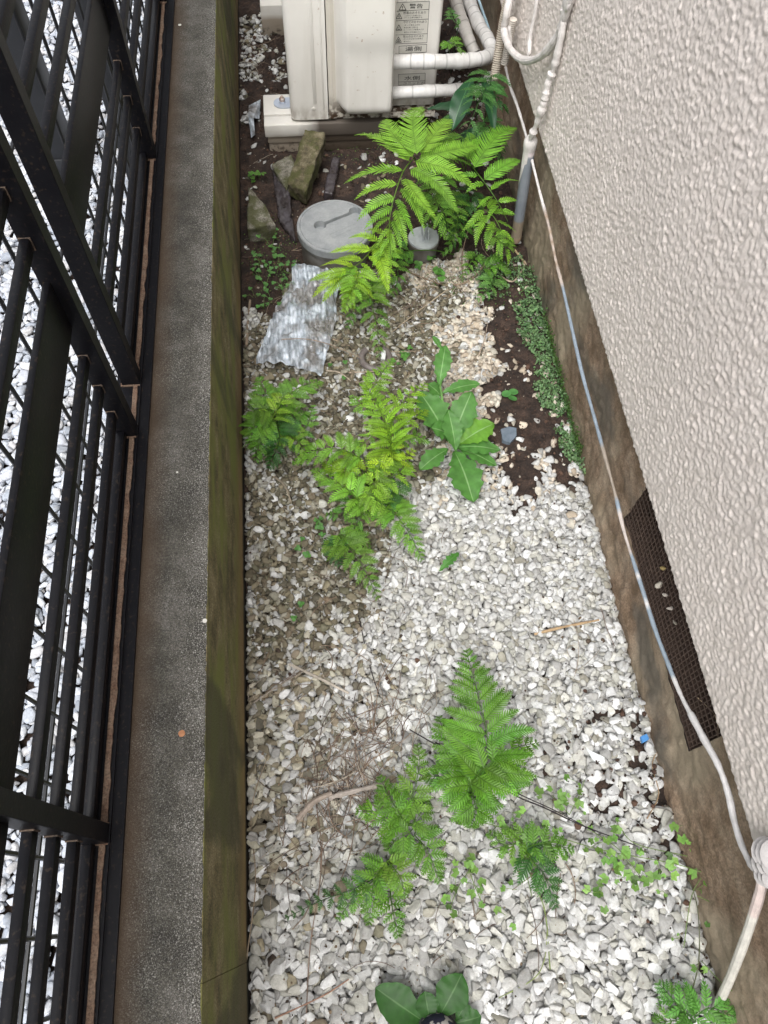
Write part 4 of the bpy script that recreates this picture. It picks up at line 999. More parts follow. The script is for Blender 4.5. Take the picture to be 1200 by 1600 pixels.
drawn_frond(SF, [(*c2(690, 590), .31), (*c2(650, 640), .33), (*c2(620, 720), .32), (*c2(600, 800), .29), (*c2(595, 880), .25), (*c2(600, 955), .2)],
    pn([(672, 605, 466, 480, .02), (650, 640, 428, 668, 0), (628, 690, 468, 733, 0), (618, 740, 478, 812, -.01), (610, 775, 505, 845, -.03), (602, 812, 528, 880, -.05), (598, 855, 548, 918, -.08), (598, 890, 562, 950, -.1),
        (685, 590, 585, 418, .03), (700, 580, 712, 368, .04), (712, 575, 830, 418, .03), (708, 590, 935, 524, .02), (690, 605, 925, 690, .01), (672, 635, 855, 778, 0), (655, 668, 782, 815, -.01), (640, 705, 728, 845, -.03),
        (628, 745, 688, 870, -.05), (618, 785, 662, 905, -.07), (608, 825, 640, 925, -.09), (600, 870, 622, 945, -.11), (598, 905, 600, 968, -.12)], c2, .31, .29), BR, 501, gz(668, 300, 0)+np.array([0, 0, -.01]), wr=.165)
RF = fern('bright fern with splayed upright pinnae leaning on the grey drain pipe', (735, 330), [
    ([(765, 360, .15), (790, 385, .13), (800, 372, .1)], .03, 10, MD), ([(722, 215, .22), (700, 250, .24), (690, 290, .2)], .06, 9, MD), ([(700, 300, .13), (715, 340, .14), (705, 380, .09)], .045, 10, MD)])
drawn_frond(RF, [(*c2(860, 560), .24), (*c2(915, 635), .25), (*c2(965, 700), .24), (*c2(1010, 770), .21), (*c2(1040, 830), .17)],
    pn([(915, 630, 1078, 448, .03), (950, 675, 1092, 582, .02), (975, 715, 1088, 668, 0), (1000, 755, 1075, 745, -.02), (1015, 785, 1068, 800, -.04), (890, 600, 900, 480, .03), (880, 590, 800, 505, .02),
        (905, 625, 822, 590, .01), (930, 660, 850, 655, 0), (955, 690, 885, 715, -.01), (985, 735, 925, 775, -.03), (1005, 770, 965, 820, -.05), (870, 575, 940, 512, .03)], c2, .24, .24), (.165, .37, .035), 502, gz(735, 330, 0)+np.array([0, 0, -.01]), wr=.175)
drawn_frond(RF, [(*c2(935, 775), .16), (*c2(985, 810), .18), (*c2(1020, 880), .15), (*c2(1040, 985), .09)],
    pn([(950, 785, 872, 858, 0), (970, 805, 922, 912, -.01), (990, 830, 962, 928, -.02), (1005, 860, 1000, 948, -.03), (1018, 895, 1020, 970, -.05), (975, 795, 1062, 800, 0), (995, 825, 1072, 862, -.02), (1012, 860, 1065, 905, -.03),
        (1025, 895, 1062, 940, -.05), (1034, 930, 1052, 970, -.06), (1036, 950, 1042, 992, -.07), (950, 780, 930, 742, .01), (965, 785, 1000, 745, .01)], c2, .17, .15), BR, 503, gz(735, 330, 0)+np.array([0, 0, -.01]), wr=.17)
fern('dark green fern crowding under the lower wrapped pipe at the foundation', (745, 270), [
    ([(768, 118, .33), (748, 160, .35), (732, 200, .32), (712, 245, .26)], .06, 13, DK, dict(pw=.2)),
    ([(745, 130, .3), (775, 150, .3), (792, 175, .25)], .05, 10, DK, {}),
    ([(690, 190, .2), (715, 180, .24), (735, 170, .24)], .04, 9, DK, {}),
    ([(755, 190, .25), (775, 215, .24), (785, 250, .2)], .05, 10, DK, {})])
YF = fern('yellow green fern spreading over the silvery sheet below the round drain cover', (590, 470), [
    ([(562, 420, .14), (552, 452, .14), (536, 488, .1)], .045, 11, BR, {}),
    ([(598, 380, .16), (605, 415, .15), (598, 462, .1)], .04, 11, BR, {})])
drawn_frond(YF, [(*c3(590, 160), .15), (*c3(545, 225), .17), (*c3(500, 290), .17), (*c3(450, 335), .15), (*c3(400, 360), .12)],
    pn([(560, 210, 490, 190, 0), (540, 240, 430, 215, 0), (515, 270, 358, 268, 0), (480, 310, 380, 300, 0), (450, 335, 320, 322, -.01), (425, 348, 276, 378, -.02), (410, 358, 288, 442, -.03), (405, 362, 325, 462, -.04),
        (575, 190, 600, 290, 0), (555, 225, 592, 335, 0), (530, 258, 580, 418, -.01), (500, 292, 545, 345, -.01), (470, 320, 525, 365, -.01), (440, 342, 522, 445, -.03), (415, 360, 448, 490, -.04), (405, 365, 405, 495, -.05)], c3, .165, .15), YL, 504, gz(590, 470, 0)+np.array([0, 0, -.01]), wr=.17)
fern('darker fern whose drooping frond points at the grey brown ring', (585, 450), [
    ([(575, 440, .1), (582, 480, .11), (590, 520, .08), (592, 560, .035)], .055, 13, MD, {}),
    ([(570, 455, .09), (555, 480, .1), (542, 515, .06)], .032, 9, MD, {}),
    ([(612, 400, .1), (622, 430, .09), (612, 465, .05)], .035, 9, MD, {})])
fern('small green fern tuck growing between the drain cap and the pipe', (715, 395), [
    ([(690, 330, .12), (712, 360, .11), (700, 392, .06)], .04, 10, DK, {}),
    ([(730, 345, .1), (712, 372, .1), (690, 400, .05)], .035, 9, MD, {}),
    ([(742, 300, .14), (722, 330, .13), (712, 360, .1)], .045, 10, DK, {}),
    ([(640, 392, .06), (620, 400, .06), (605, 412, .04)], .03, 8, MD, {})])
fern('fern clump against the mossy low wall below the silvery sheet', (432, 660), [
    ([(428, 648, .07), (448, 622, .1), (470, 604, .1), (503, 596, .06)], .052, 12, MD, {}),
    ([(426, 640, .08), (416, 618, .1), (404, 588, .08)], .038, 9, MD, {}),
    ([(420, 640, .09), (402, 640, .1), (384, 660, .06)], .045, 10, (.12, .28, .03), {}),
    ([(432, 660, .07), (436, 690, .08), (420, 733, .03)], .05, 11, DK, {}),
    ([(415, 655, .08), (398, 672, .08), (388, 700, .04)], .045, 10, MD, {}),
    ([(452, 695, .04), (478, 668, .07), (490, 632, .06)], .035, 10, MD, {}),
    ([(440, 650, .06), (462, 645, .07), (482, 648, .04)], .03, 9, MD, {}),
    ([(440, 672, .06), (465, 690, .08), (480, 715, .04)], .04, 10, BR, {}), ([(425, 655, .09), (440, 625, .11), (452, 600, .08)], .035, 10, BR, {}),
    ([(420, 665, .08), (405, 690, .08), (400, 722, .03)], .036, 9, MD, {})])
fern('tall yellow green fern in the middle of the alley beside the broad leaved weed', (625, 745), [
    ([(612, 705, .12), (606, 672, .17), (592, 638, .18), (568, 596, .15)], .058, 15, YL, dict(pw=.2)),
    ([(612, 690, .12), (614, 655, .15), (632, 625, .16), (668, 598, .12)], .048, 13, YL, dict(pw=.22)),
    ([(575, 618, .06), (592, 590, .08), (614, 560, .07)], .036, 11, BR, {}),
    ([(608, 700, .12), (622, 720, .1), (648, 702, .08)], .03, 8, YL, {}),
    ([(600, 660, .13), (572, 690, .12), (556, 700, .08)], .03, 8, BR, {}),
    ([(610, 650, .11), (640, 655, .12), (668, 640, .08)], .032, 9, YL, {}), ([(606, 690, .1), (640, 680, .1), (672, 690, .06)], .034, 9, MD, {}),
    ([(596, 640, .12), (570, 635, .12), (548, 618, .08)], .03, 9, BR, {}), ([(604, 705, .1), (590, 730, .1), (570, 745, .06)], .034, 9, YL, {})])
fern('fern with a frond arching left over the pebbles toward the low wall clump', (575, 760), [
    ([(562, 715, .09), (530, 702, .11), (495, 704, .1), (456, 724, .04)], .048, 14, BR, {}),
    ([(568, 790, .06), (546, 768, .09), (520, 750, .08), (488, 733, .04)], .05, 13, BR, {}),
    ([(590, 745, .08), (578, 770, .08), (560, 806, .03)], .04, 10, BR, {}),
    ([(585, 740, .09), (605, 720, .1), (628, 704, .06)], .04, 10, MD, {}),
    ([(592, 750, .07), (620, 740, .08), (640, 722, .05)], .045, 10, BR, {}),
    ([(560, 745, .07), (530, 735, .09), (505, 722, .05)], .035, 10, YL, {}), ([(575, 770, .07), (600, 790, .08), (612, 815, .04)], .036, 10, BR, {}),
    ([(550, 712, .08), (540, 735, .09), (520, 762, .05)], .036, 10, YL, {})])
fern('fern with a lance shaped frond pointing down at the white gravel', (600, 775), [
    ([(606, 790, .06), (625, 812, .08), (643, 840, .06), (660, 877, .02)], .045, 14, BR, {}),
    ([(600, 780, .05), (618, 765, .08), (640, 755, .06)], .04, 10, DK, {}),
    ([(590, 770, .06), (612, 785, .07), (640, 800, .04)], .035, 10, DK, {}),
    ([(580, 790, .05), (560, 812, .06), (548, 838, .02)], .03, 9, MD, {}),
    ([(555, 772, .05), (535, 800, .05), (508, 805, .03)], .03, 9, MD, {})])
fern('darker low fern with one frond lying on the brown pebbles', (535, 830), [
    ([(528, 838, .03), (552, 862, .06), (572, 895, .05), (592, 938, .015)], .05, 13, MD, {}),
    ([(530, 835, .04), (548, 842, .05), (580, 852, .03)], .028, 8, MD, {}),
    ([(528, 842, .04), (522, 862, .04), (532, 885, .02)], .028, 8, DK, {})])
GG = (.115, .28, .025)
fern('broad deep green fern rising from the white gravel in the lower middle', (730, 1250), [
    ([(748, 1218, .08), (762, 1165, .12), (750, 1100, .12), (728, 1014, .08)], .09, 19, GG, dict(pw=.23, dens=1.1)),
    ([(735, 1225, .08), (762, 1195, .12), (800, 1170, .11), (842, 1160, .07)], .055, 13, GG, {}),
    ([(740, 1225, .07), (775, 1215, .1), (805, 1212, .08), (832, 1215, .05)], .045, 11, GG, {}),
    ([(735, 1228, .08), (715, 1190, .1), (695, 1150, .09), (686, 1118, .06)], .048, 12, GG, {}),
    ([(732, 1235, .06), (700, 1215, .08), (664, 1214, .04)], .05, 11, MD, {}),
    ([(738, 1240, .05), (742, 1262, .06), (736, 1292, .02)], .048, 11, GG, {})])
fern('smaller fern left of the broad one beside the dry needles', (650, 1290), [
    ([(640, 1262, .06), (650, 1225, .08), (655, 1190, .07), (652, 1162, .05)], .035, 12, MD, {}),
    ([(632, 1285, .06), (618, 1262, .08), (605, 1238, .06), (592, 1212, .04)], .035, 11, GG, {}),
    ([(625, 1290, .06), (595, 1270, .07), (556, 1268, .04)], .035, 10, GG, {}),
    ([(640, 1290, .06), (655, 1275, .07), (668, 1250, .04)], .03, 9, MD, {}),
    ([(640, 1300, .06), (620, 1310, .06), (605, 1330, .03)], .035, 9, MD, {}),
    ([(648, 1305, .04), (668, 1330, .05), (688, 1380, .01)], .038, 11, GG, dict(dens=1.1))])
fern('low fern fanning out downward with a feathery frond reaching left', (612, 1345), [
    ([(602, 1350, .05), (585, 1375, .07), (580, 1410, .05), (576, 1446, .02)], .036, 12, GG, {}),
    ([(605, 1345, .05), (625, 1370, .07), (632, 1400, .04)], .034, 10, MD, {}),
    ([(610, 1400, .04), (615, 1430, .05), (622, 1466, .02)], .025, 9, GG, {}),
    ([(590, 1370, .05), (550, 1390, .06), (500, 1408, .04), (444, 1436, .02)], .022, 13, (.06, .17, .04), dict(pw=.3)),
    ([(585, 1375, .05), (555, 1400, .05), (527, 1438, .02)], .025, 10, MD, {})])
fern('dark lacy fern half buried among the creeping lobed weed', (820, 1320), [
    ([(818, 1330, .04), (832, 1345, .05), (852, 1370, .04), (868, 1420, .01)], .04, 11, DK, {}),
    ([(820, 1325, .04), (850, 1318, .06), (898, 1328, .02)], .035, 10, MD, {}),
    ([(825, 1310, .04), (790, 1320, .05), (762, 1300, .03)], .03, 9, MD, {})])
fern('pale green fern at the bottom right beside the foot of the cream conduit', (1085, 1600), [
    ([(1080, 1590, .03), (1060, 1570, .05), (1028, 1535, .03)], .035, 11, (.12, .3, .05), {}),
    ([(1085, 1590, .04), (1110, 1575, .05), (1150, 1590, .03)], .04, 11, (.12, .3, .05), {}),
    ([(1075, 1600, .03), (1050, 1595, .04), (1022, 1600, .02)], .03, 9, (.12, .3, .05), {})])
fern('tiny fern sprig in the dark gap right of the warning labels', (705, 110), [
    ([(700, 66, .38), (712, 72, .39), (726, 82, .37)], .03, 7, MD, dict(pw=.3)),
    ([(716, 40, .42), (708, 30, .43), (702, 12, .42)], .02, 6, DK, {})])
fern('small pale fern sprigs on the soil below the leaning fern', (770, 450), [
    ([(775, 430, .03), (765, 450, .04), (745, 470, .02)], .04, 9, (.13, .27, .06), dict(dens=1.3)),
    ([(760, 420, .03), (775, 412, .05), (798, 424, .02)], .04, 9, MD, dict(dens=1.3)),
    ([(745, 398, .03), (735, 410, .04), (725, 432, .02)], .03, 8, MD, {})])

# ---- broad leaves
def leaf(parent, b, t, w_, arch, col, vein, seed, lobes=0., name='leaf', round_=.0, m='weed', roll=0., nseg=22):
    g = np.random.default_rng(seed); b = np.array(b); t = np.array(t); d = t-b; L = np.linalg.norm(d); d /= L
    s = np.cross(d, [0, 0, 1]); s /= np.linalg.norm(s); n = np.cross(s, d); A = [-1, -.72, -.4, -.07, 0, .07, .4, .72, 1]
    s = s*math.cos(roll)+n*math.sin(roll); n = np.cross(s, d)
    V = []; C = []
    for i in range(nseg+1):
        v = i/nseg; wd = w_*(max(0.0, math.sin(math.pi*min(1, v**(.75+round_)*1.0)))**.62)*(.35+.65*min(1, v*1.8)) if v < 1 else .0004
        wd = max(wd, w_*.06 if v < .3 else .0003)
        c = b+d*L*v+n*arch*L*math.sin(math.pi*v)*.9
        for a in A:
            lb = 1+lobes*(math.sin(v*31+seed+(2 if a > 0 else 0))*.5+.3*math.sin(v*57+seed))*(abs(a) > .6)
            wav = .05*w_*math.sin(v*26+seed*1.7+a*3)*abs(a)+(.22*w_*abs(a)**1.5)*(1 if True else 0)*.6
            V.append(c+s*a*wd*lb+n*wav); vn = abs(a) < .05
            side_v = (abs(math.sin((v*9-abs(a)*1.1)*math.pi)) < .18)
            C.append(vein if (vn or abs(a) < .03) else tuple(np.array(col)*(1.22 if side_v else 1)*g.uniform(.96, 1.04)))
    k = len(A); F = [(i*k+j, i*k+j+1, (i+1)*k+j+1, (i+1)*k+j) for i in range(nseg) for j in range(k-1)]
    return mesh_np(name, np.array(V), F, M[m], parent, col=np.array(C))
WC = (.075, .205, .04); WV = (.25, .42, .17)
wd = thing('leafy_weed', 'broad leaved light green weed rosette in the middle of the alley', 'weed', (*gz(708, 700, 0)[:2], 0))
for k, (b_, t_, w_, ar) in enumerate((((710, 705, .02), (740, 786, .03), .036, .1), ((708, 700, .03), (782, 704, .04), .020, .12), ((705, 692, .03), (737, 612, .09), .031, .08), ((716, 695, .04), (772, 662, .06), .03, .1),
        ((700, 690, .03), (655, 612, .08), .036, .1), ((700, 702, .03), (655, 735, .03), .022, .12), ((706, 682, .04), (672, 668, .07), .024, .1), ((690, 615, .08), (750, 600, .09), .017, .1), ((712, 700, .03), (776, 728, .02), .018, .1),
        ((690, 620, .07), (668, 600, .09), .018, .1), ((712, 705, .05), (700, 640, .10), .022, .1))):
    leaf(wd, gz(*b_), gz(*t_), w_*1.12, ar, WC if k != 3 else (.12, .28, .03), WV, 60+k, .24, round_=.12)
m = MB(); m.tube([gz(704, 690, .01), gz(694, 640, .06), gz(688, 604, .10), gz(690, 590, .12)], .0026, 8, c=(.13, .27, .07)); m.build('stalk', M['stem'], wd, smooth=True)
leaf(wd, gz(686, 602, .11), gz(696, 540, .14), .022, .1, WC, WV, 81, .25); leaf(wd, gz(690, 548, .13), gz(676, 525, .13), .008, .1, WC, WV, 82, .2)
rs = thing('dark_rosette', 'dark green spoon leaved rosette at the toe of the shoe', 'weed', (*gz(680, 1590, 0)[:2], 0))
for k, (b_, t_, w_) in enumerate((((668, 1600, .015), (586, 1543, .03), .030), ((672, 1598, .02), (663, 1548, .03), .020), ((684, 1592, .02), (722, 1521, .035), .029), ((705, 1600, .015), (752, 1588, .02), .02), ((712, 1595, .02), (730, 1565, .03), .012))):
    leaf(rs, gz(*b_), gz(*t_), w_, .1, (.03, .10, .018), (.1, .2, .07), 90+k, .05 if k < 3 else .25, round_=.35)
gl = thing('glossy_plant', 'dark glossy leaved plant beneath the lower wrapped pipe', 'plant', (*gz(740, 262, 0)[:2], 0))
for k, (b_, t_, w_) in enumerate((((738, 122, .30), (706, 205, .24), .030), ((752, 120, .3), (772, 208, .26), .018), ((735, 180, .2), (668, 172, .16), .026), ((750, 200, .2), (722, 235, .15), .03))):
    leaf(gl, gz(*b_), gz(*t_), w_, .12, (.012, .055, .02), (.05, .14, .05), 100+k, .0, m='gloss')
ml = thing('small_weed', 'single small toothed green leaf on the white gravel right of the ferns', 'weed', (*gz(688, 892, 0)[:2], .01))
leaf(ml, gz(686, 893, .012), gz(717, 864, .016), .011, .15, (.06, .2, .03), (.15, .3, .08), 110, .5)

def leaflet_disc(V, F, C, p, r, n_, col, g, lobes=0, k=12, tilt=.25):
    nrm = np.array([g.normal(0, tilt), g.normal(0, tilt), 1]); Rm = yawrot(nrm, g.uniform(0, 6.28)); b = len(V)
    V.append(p+Rm@np.array([0, 0, -r*.12])); C.append(tuple(np.array(col)*.85))
    for i in range(k):
        a = 2*math.pi*i/k; rr = r
        if lobes: rr = r*(.62+.38*abs(math.cos(a*lobes/2))**.6)*(1 if abs(a-math.pi) > .35 else .45)
        V.append(p+Rm@np.array([rr*math.cos(a), rr*math.sin(a), 0])); C.append(col)
    F += [(b, b+1+i, b+1+(i+1) % k) for i in range(k)]
def plant_of_leaflets(name, label, cat, spots, r, col, seed, trif=True, lobes=0, zs=(.01, .03), group=None, spread=1.):
    g = np.random.default_rng(seed); P0 = gz(*spots[0][:2], 0); V = []; F = []; C = []; mb = MB()
    t = thing(name, label, cat, (P0[0], P0[1], 0), group)
    for (px, py, n) in spots:
        c = gz(px, py, 0); h0 = hz(c[0], c[1])
        for _ in range(n):
            q = c+np.array([g.normal(0, .008), g.normal(0, .008), 0])*spread; z = h0+g.uniform(*zs); q[2] = z
            mb.tube([(c[0], c[1], h0-.004), ((c[0]+q[0])/2, (c[1]+q[1])/2, z*.8), q], .0005, 4, c=(.14, .22, .06))
            a0 = g.uniform(0, 6.28); rr = r*g.uniform(.7, 1.2); cc = jitter(col, g, .12)
            for j in range(3 if trif else 1):
                a = a0+j*2.09; p = q+np.array([math.cos(a), math.sin(a), 0])*(rr*.95 if trif else 0)
                leaflet_disc(V, F, C, p, rr, 3, cc, g, lobes)
    mesh_np('foliage', np.array(V), F, M['weed'], t, smooth=False, col=np.array(C)); mb.build('stems', M['stem'], t)
    return t
SP_ = lambda L: L
plant_of_leaflets('clover_patch', 'patch of tiny round clover leaves left of the silvery sheet', 'clover', [(408, 412, 5), (420, 425, 6), (432, 400, 5), (405, 432, 4), (438, 422, 5), (455, 418, 3), (440, 445, 5), (415, 450, 5), (398, 462, 3), (425, 470, 4), (445, 462, 4), (412, 480, 3), (450, 440, 3), (425, 384, 3), (400, 395, 2), (448, 478, 2), (420, 365, 2), (428, 372, 2)], .0035, (.11, .27, .07), 5, spread=1.6)
plant_of_leaflets('seedling', 'lone three leaved seedling on bare soil left of the moss patch', 'seedling', [(799, 617, 1)], .0105, (.1, .28, .07), 8, spread=.2)
plant_of_leaflets('weed_sprig', 'small leafy sprig in the soil above the concrete wedge', 'weed', [(397, 280, 4), (404, 276, 3), (392, 284, 2)], .0045, (.12, .3, .05), 9)
plant_of_leaflets('weed_sprig', 'round leaved sprigs between round drain cover and drain cap', 'weed', [(635, 392, 3), (622, 402, 3), (640, 408, 3), (655, 420, 2), (680, 428, 3), (690, 436, 3), (672, 412, 2)], .006, (.1, .26, .05), 10)
plant_of_leaflets('weed_sprig', 'few tiny leaves among brown pebbles left of the low dark fern', 'weed', [(497, 828, 4), (503, 842, 3), (470, 853, 2), (478, 868, 2), (475, 942, 1), (468, 968, 1), (505, 820, 2)], .0042, (.1, .26, .06), 11)
plant_of_leaflets('weed_sprig', 'small sprig on brown pebbles right of the grey brown ring', 'weed', [(630, 552, 3), (638, 556, 2), (622, 565, 2), (545, 578, 1), (535, 592, 1), (512, 575, 1)], .0045, (.08, .22, .04), 12)

# moss-like ground cover along the foundation
g = np.random.default_rng(77); V = []; F = []; C = []
MP = [[(808, 470), (838, 452), (862, 470), (893, 560), (905, 640), (880, 650), (848, 640), (836, 610), (838, 560), (812, 530), (806, 500)], [(868, 668), (905, 655), (920, 745), (900, 730), (876, 700)], [(745, 405), (800, 400), (850, 425), (858, 458), (830, 468), (800, 440), (765, 470), (745, 450)]]
cnt = 0
while cnt < 5200:
    x, y = g.uniform(.3, .612), g.uniform(.85, 1.65); px, py = to_px(np.array([x, y, 0.])); j = 6*float(nz(x, y, 1))
    ok = [inpoly(px+j, py+j, p) for p in MP]
    if not (ok[0] or ok[1] or (ok[2] and g.random() < .45)): continue
    h0 = hz(x, y); col = jitter([(.14, .25, .10), (.18, .30, .14), (.07, .15, .05)][g.choice(3, p=[.5, .3, .2])], g, .15)
    leaflet_disc(V, F, C, np.array([x, y, h0+g.uniform(0, .012)+.010*max(0, float(nz(x, y, 1)))]), g.uniform(.0014, .0032), 3, col, g, k=6, tilt=.5); cnt += 1
for _ in range(900):  # climbing a little way up the foundation foot
    y = g.uniform(.9, 1.35); x = .606; z = abs(g.normal(0, .018)); col = jitter((.07, .15, .03), g, .2)
    leaflet_disc(V, F, C, np.array([x-g.uniform(0, .004), y, z]), g.uniform(.0012, .0028), 3, col, g, k=6, tilt=1.5)
tag(mesh_np('ground_cover', np.array(V), F, M['weed'], smooth=False, col=np.array(C)), 'low pale green creeping ground cover along the foundation', 'ground cover', kind='stuff')
# faint algae / seedlings speckled on the wet soil
V = []; F = []; C = []
for _ in range(1400):
    a = [(560, 215, 70, 40), (425, 400, 45, 60), (720, 430, 60, 30), (800, 440, 50, 40)][g.integers(4)]; px, py = a[0]+g.normal(0, a[2]*.5), a[1]+g.normal(0, a[3]*.5)
    p = gz(px, py, 0)
    if not X0 < p[0] < X1: continue
    p[2] = hz(p[0], p[1])+.002; leaflet_disc(V, F, C, p, g.uniform(.001, .0024), 3, jitter((.1, .2, .04), g, .25), g, k=5, tilt=.4)
tag(mesh_np('seedlings', np.array(V), F, M['weed'], smooth=False, col=np.array(C)), 'specks of tiny seedlings and algae over the wet soil', 'seedlings', kind='stuff')

# ---- creeping lobed weeds lower right
LC = (.17, .33, .07)
def creeper(label, stems, leaves, seed, r=.0088):
    g = np.random.default_rng(seed); c = gz(*stems[0][0], 0); t = thing('creeping_weed', label, 'weed', (c[0], c[1], 0), 'creeping lobed weeds in the lower right')
    mb = MB()
    for s in stems:
        Q = [gz(px, py, 0) for px, py in s]; Q = [np.array([q[0], q[1], (hz(q[0], q[1]) if q[0] < X1-.02 else .02)+.022]) for q in Q]; mb.tube(spline(Q, 6), .0008, 5, c=(.13, .2, .05))
    V = []; F = []; C = []
    for (px, py, n) in leaves:
        for _ in range(n):
            a, b = px+g.normal(0, 8), py+g.normal(0, 8); z = g.uniform(.018, .05); p = gz(a, b, z)
            q = gz(px, py, .015); mb.tube([q, (p+q)/2+np.array([0, 0, .004]), p], .0005, 4, c=(.16, .25, .06))
            leaflet_disc(V, F, C, p, r*g.uniform(.45, 1.2), 3, jitter(LC, g, .25), g, lobes=5, k=22)
    mesh_np('foliage', np.array(V), F, M['weed'], t, smooth=False, col=np.array(C)); mb.build('stems', M['stem'], t); return t
creeper('creeping weed nearest the broad fern, its lobed leaves thickest here', [[(745, 1285), (790, 1300), (850, 1345)], [(760, 1330), (800, 1320), (860, 1310)], [(800, 1290), (830, 1400)]],
        [(800, 1270, 3), (775, 1292, 4), (800, 1300, 5), (822, 1300, 4), (845, 1312, 4), (790, 1330, 4), (815, 1345, 3), (860, 1290, 3), (800, 1370, 2), (850, 1345, 4), (875, 1335, 3), (808, 1390, 1)], 201)
creeper('thin creeping weed hanging left and low below the broad fern', [[(725, 1340), (735, 1375), (750, 1410)], [(735, 1355), (715, 1385), (700, 1420)]],
        [(722, 1345, 3), (740, 1355, 3), (745, 1385, 3), (712, 1385, 3), (750, 1405, 2), (705, 1425, 2), (732, 1365, 2), (700, 1400, 1), (790, 1430, 1), (805, 1440, 1)], 202, .009)
creeper('creeping weed sprig standing over the dark stem, lobed leaves in a loose ring', [[(885, 1275), (900, 1245), (910, 1220)], [(885, 1275), (860, 1245)]],
        [(847, 1247, 2), (862, 1238, 2), (875, 1255, 3), (905, 1225, 3), (900, 1262, 3), (882, 1262, 2), (910, 1240, 1), (885, 1235, 1)], 203)
creeper('creeping weed in the gravel between the dark stem and the foundation', [[(870, 1310), (940, 1330), (1040, 1350), (1085, 1365)], [(920, 1300), (960, 1330), (1000, 1380)], [(960, 1290), (985, 1320), (1060, 1340)]],
        [(915, 1292, 2), (930, 1320, 4), (950, 1335, 4), (965, 1285, 3), (958, 1305, 3), (985, 1325, 3), (982, 1350, 3), (1010, 1330, 2), (940, 1380, 3), (965, 1375, 3), (988, 1372, 3), (1015, 1370, 3), (1045, 1345, 4), (1030, 1360, 3), (1050, 1370, 3), (1070, 1310, 2), (1065, 1290, 2), (1078, 1365, 2), (1035, 1392, 2), (925, 1395, 2), (935, 1415, 1)], 204)
creeper('sparse creeping weed climbing the foundation in the lower right corner', [[(1075, 1400), (1110, 1420), (1120, 1450)], [(1085, 1500), (1120, 1540), (1160, 1560)], [(1060, 1480), (1070, 1400), (1090, 1360)]],
        [(1128, 1332, 2), (1145, 1350, 3), (1088, 1390, 2), (1108, 1445, 3), (1145, 1435, 2), (1095, 1520, 2), (1062, 1465, 2), (1165, 1520, 1), (1140, 1545, 1), (1085, 1312, 2)], 205, .006)

# ---- twigs, straws, dark stems
def stick(pts, r, colr, label, name='twig', z=.012, cat='twig', seed=0, group=None, rag=.12):
    Q = []
    for p in pts:
        q = gz(p[0], p[1], p[2] if len(p) > 2 else 0); inside = X0 < q[0] < X1
        q[2] = (hz(q[0], q[1])+r+.003 if inside and len(p) < 3 else q[2]); Q.append(q)
    P = spline(Q, 6); g = np.random.default_rng(seed); rr = [r*(1+g.normal(0, rag))*(1-.35*i/len(P)) for i in range(len(P))]
    m = MB(); m.tube(P, rr, 7, c=[tuple(np.array(colr)*g.uniform(.8, 1.1)) for _ in P]); o = m.build(name, M['twig'], None, Q[0], smooth=True); return tag(o, label, cat, group)
TW = (.28, .22, .16); TG = (.34, .31, .27); DKS = (.02, .014, .018)
stick([(452, 1036), (500, 1062), (545, 1085)], .0035, (.5, .45, .38), 'pale split twig lying on mixed gravel left of centre', seed=1)
stick([(466, 1280), (490, 1255), (518, 1240)], .0065, (.36, .3, .25), 'thick weathered wood splinter by the dry needles', seed=2)
stick([(515, 1246), (565, 1235), (608, 1225)], .006, (.4, .35, .31), 'broken grey stick end to end with the wood splinter', seed=3)
stick([(385, 540), (386, 500), (391, 470)], .004, TW, 'upright brown stick against the low wall beside the plastic sheet', seed=4)
stick([(838, 986), (880, 980), (935, 970)], .0035, (.4, .28, .16), 'tan flat straw on the white gravel near the vent', seed=5)
stick([(680, 1160, .03), (740, 1195, .05), (800, 1240, .055), (850, 1262, .05), (910, 1290, .04), (990, 1320, .03)], .0016, DKS, 'long black fern stalk crossing the gravel to the lower right', name='dead_stalk', cat='stalk', seed=6, rag=.03)
stick([(640, 1140, .02), (700, 1175, .045), (790, 1230, .06), (870, 1268, .055), (930, 1300, .05)], .0013, DKS, 'second, thinner black stalk running just beside the long one', name='dead_stalk', cat='stalk', seed=7, rag=.03)
stick([(560, 960), (578, 1040), (596, 1098)], .0012, DKS, 'thin dark stem rising upward from the needle heap', name='dead_stalk', cat='stalk', seed=8)
stick([(700, 452), (668, 474), (635, 500), (612, 520)], .0015, (.4, .33, .24), 'straw leaning over pebbles right of the drooping frond', seed=9)
stick([(520, 528), (575, 545), (650, 548)], .0016, (.36, .28, .2), 'long straw lying left of the cream chips under the fern tip', seed=10)
stick([(440, 530, .03), (480, 530, .035), (520, 540, .02), (565, 560, .01)], .0012, (.3, .22, .16), 'thin stem arching over the silvery sheet', seed=11)
stick([(765, 405, .01), (730, 440), (690, 440), (640, 425)], .003, (.22, .16, .11), 'curved brown root crossing the cream chips below the drain cap', seed=12)
stick([(725, 440), (722, 400, .03), (735, 345, .1)], .0018, (.2, .14, .1), 'upright dry stem rising out of the cream chips', seed=13)
stick([(770, 418), (800, 440), (822, 412)], .0028, (.4, .32, .24), 'pale curved twig on soil near the muddy pipe foot', seed=14)
stick([(804, 392), (822, 412)], .0035, (.4, .3, .18), 'short tan stick leaning at the foundation under the pipe', seed=15)
stick([(748, 555), (757, 530), (762, 505)], .0014, (.4, .32, .25), 'thin dry stalk on soil right of the cream chips', seed=16)
stick([(428, 742), (445, 760), (455, 785)], .003, (.34, .29, .22), 'grey curved twig on brown pebbles by the low wall', seed=17)
stick([(535, 820), (565, 818), (592, 812)], .003, (.38, .3, .22), 'light twig under the lower ferns', seed=18)
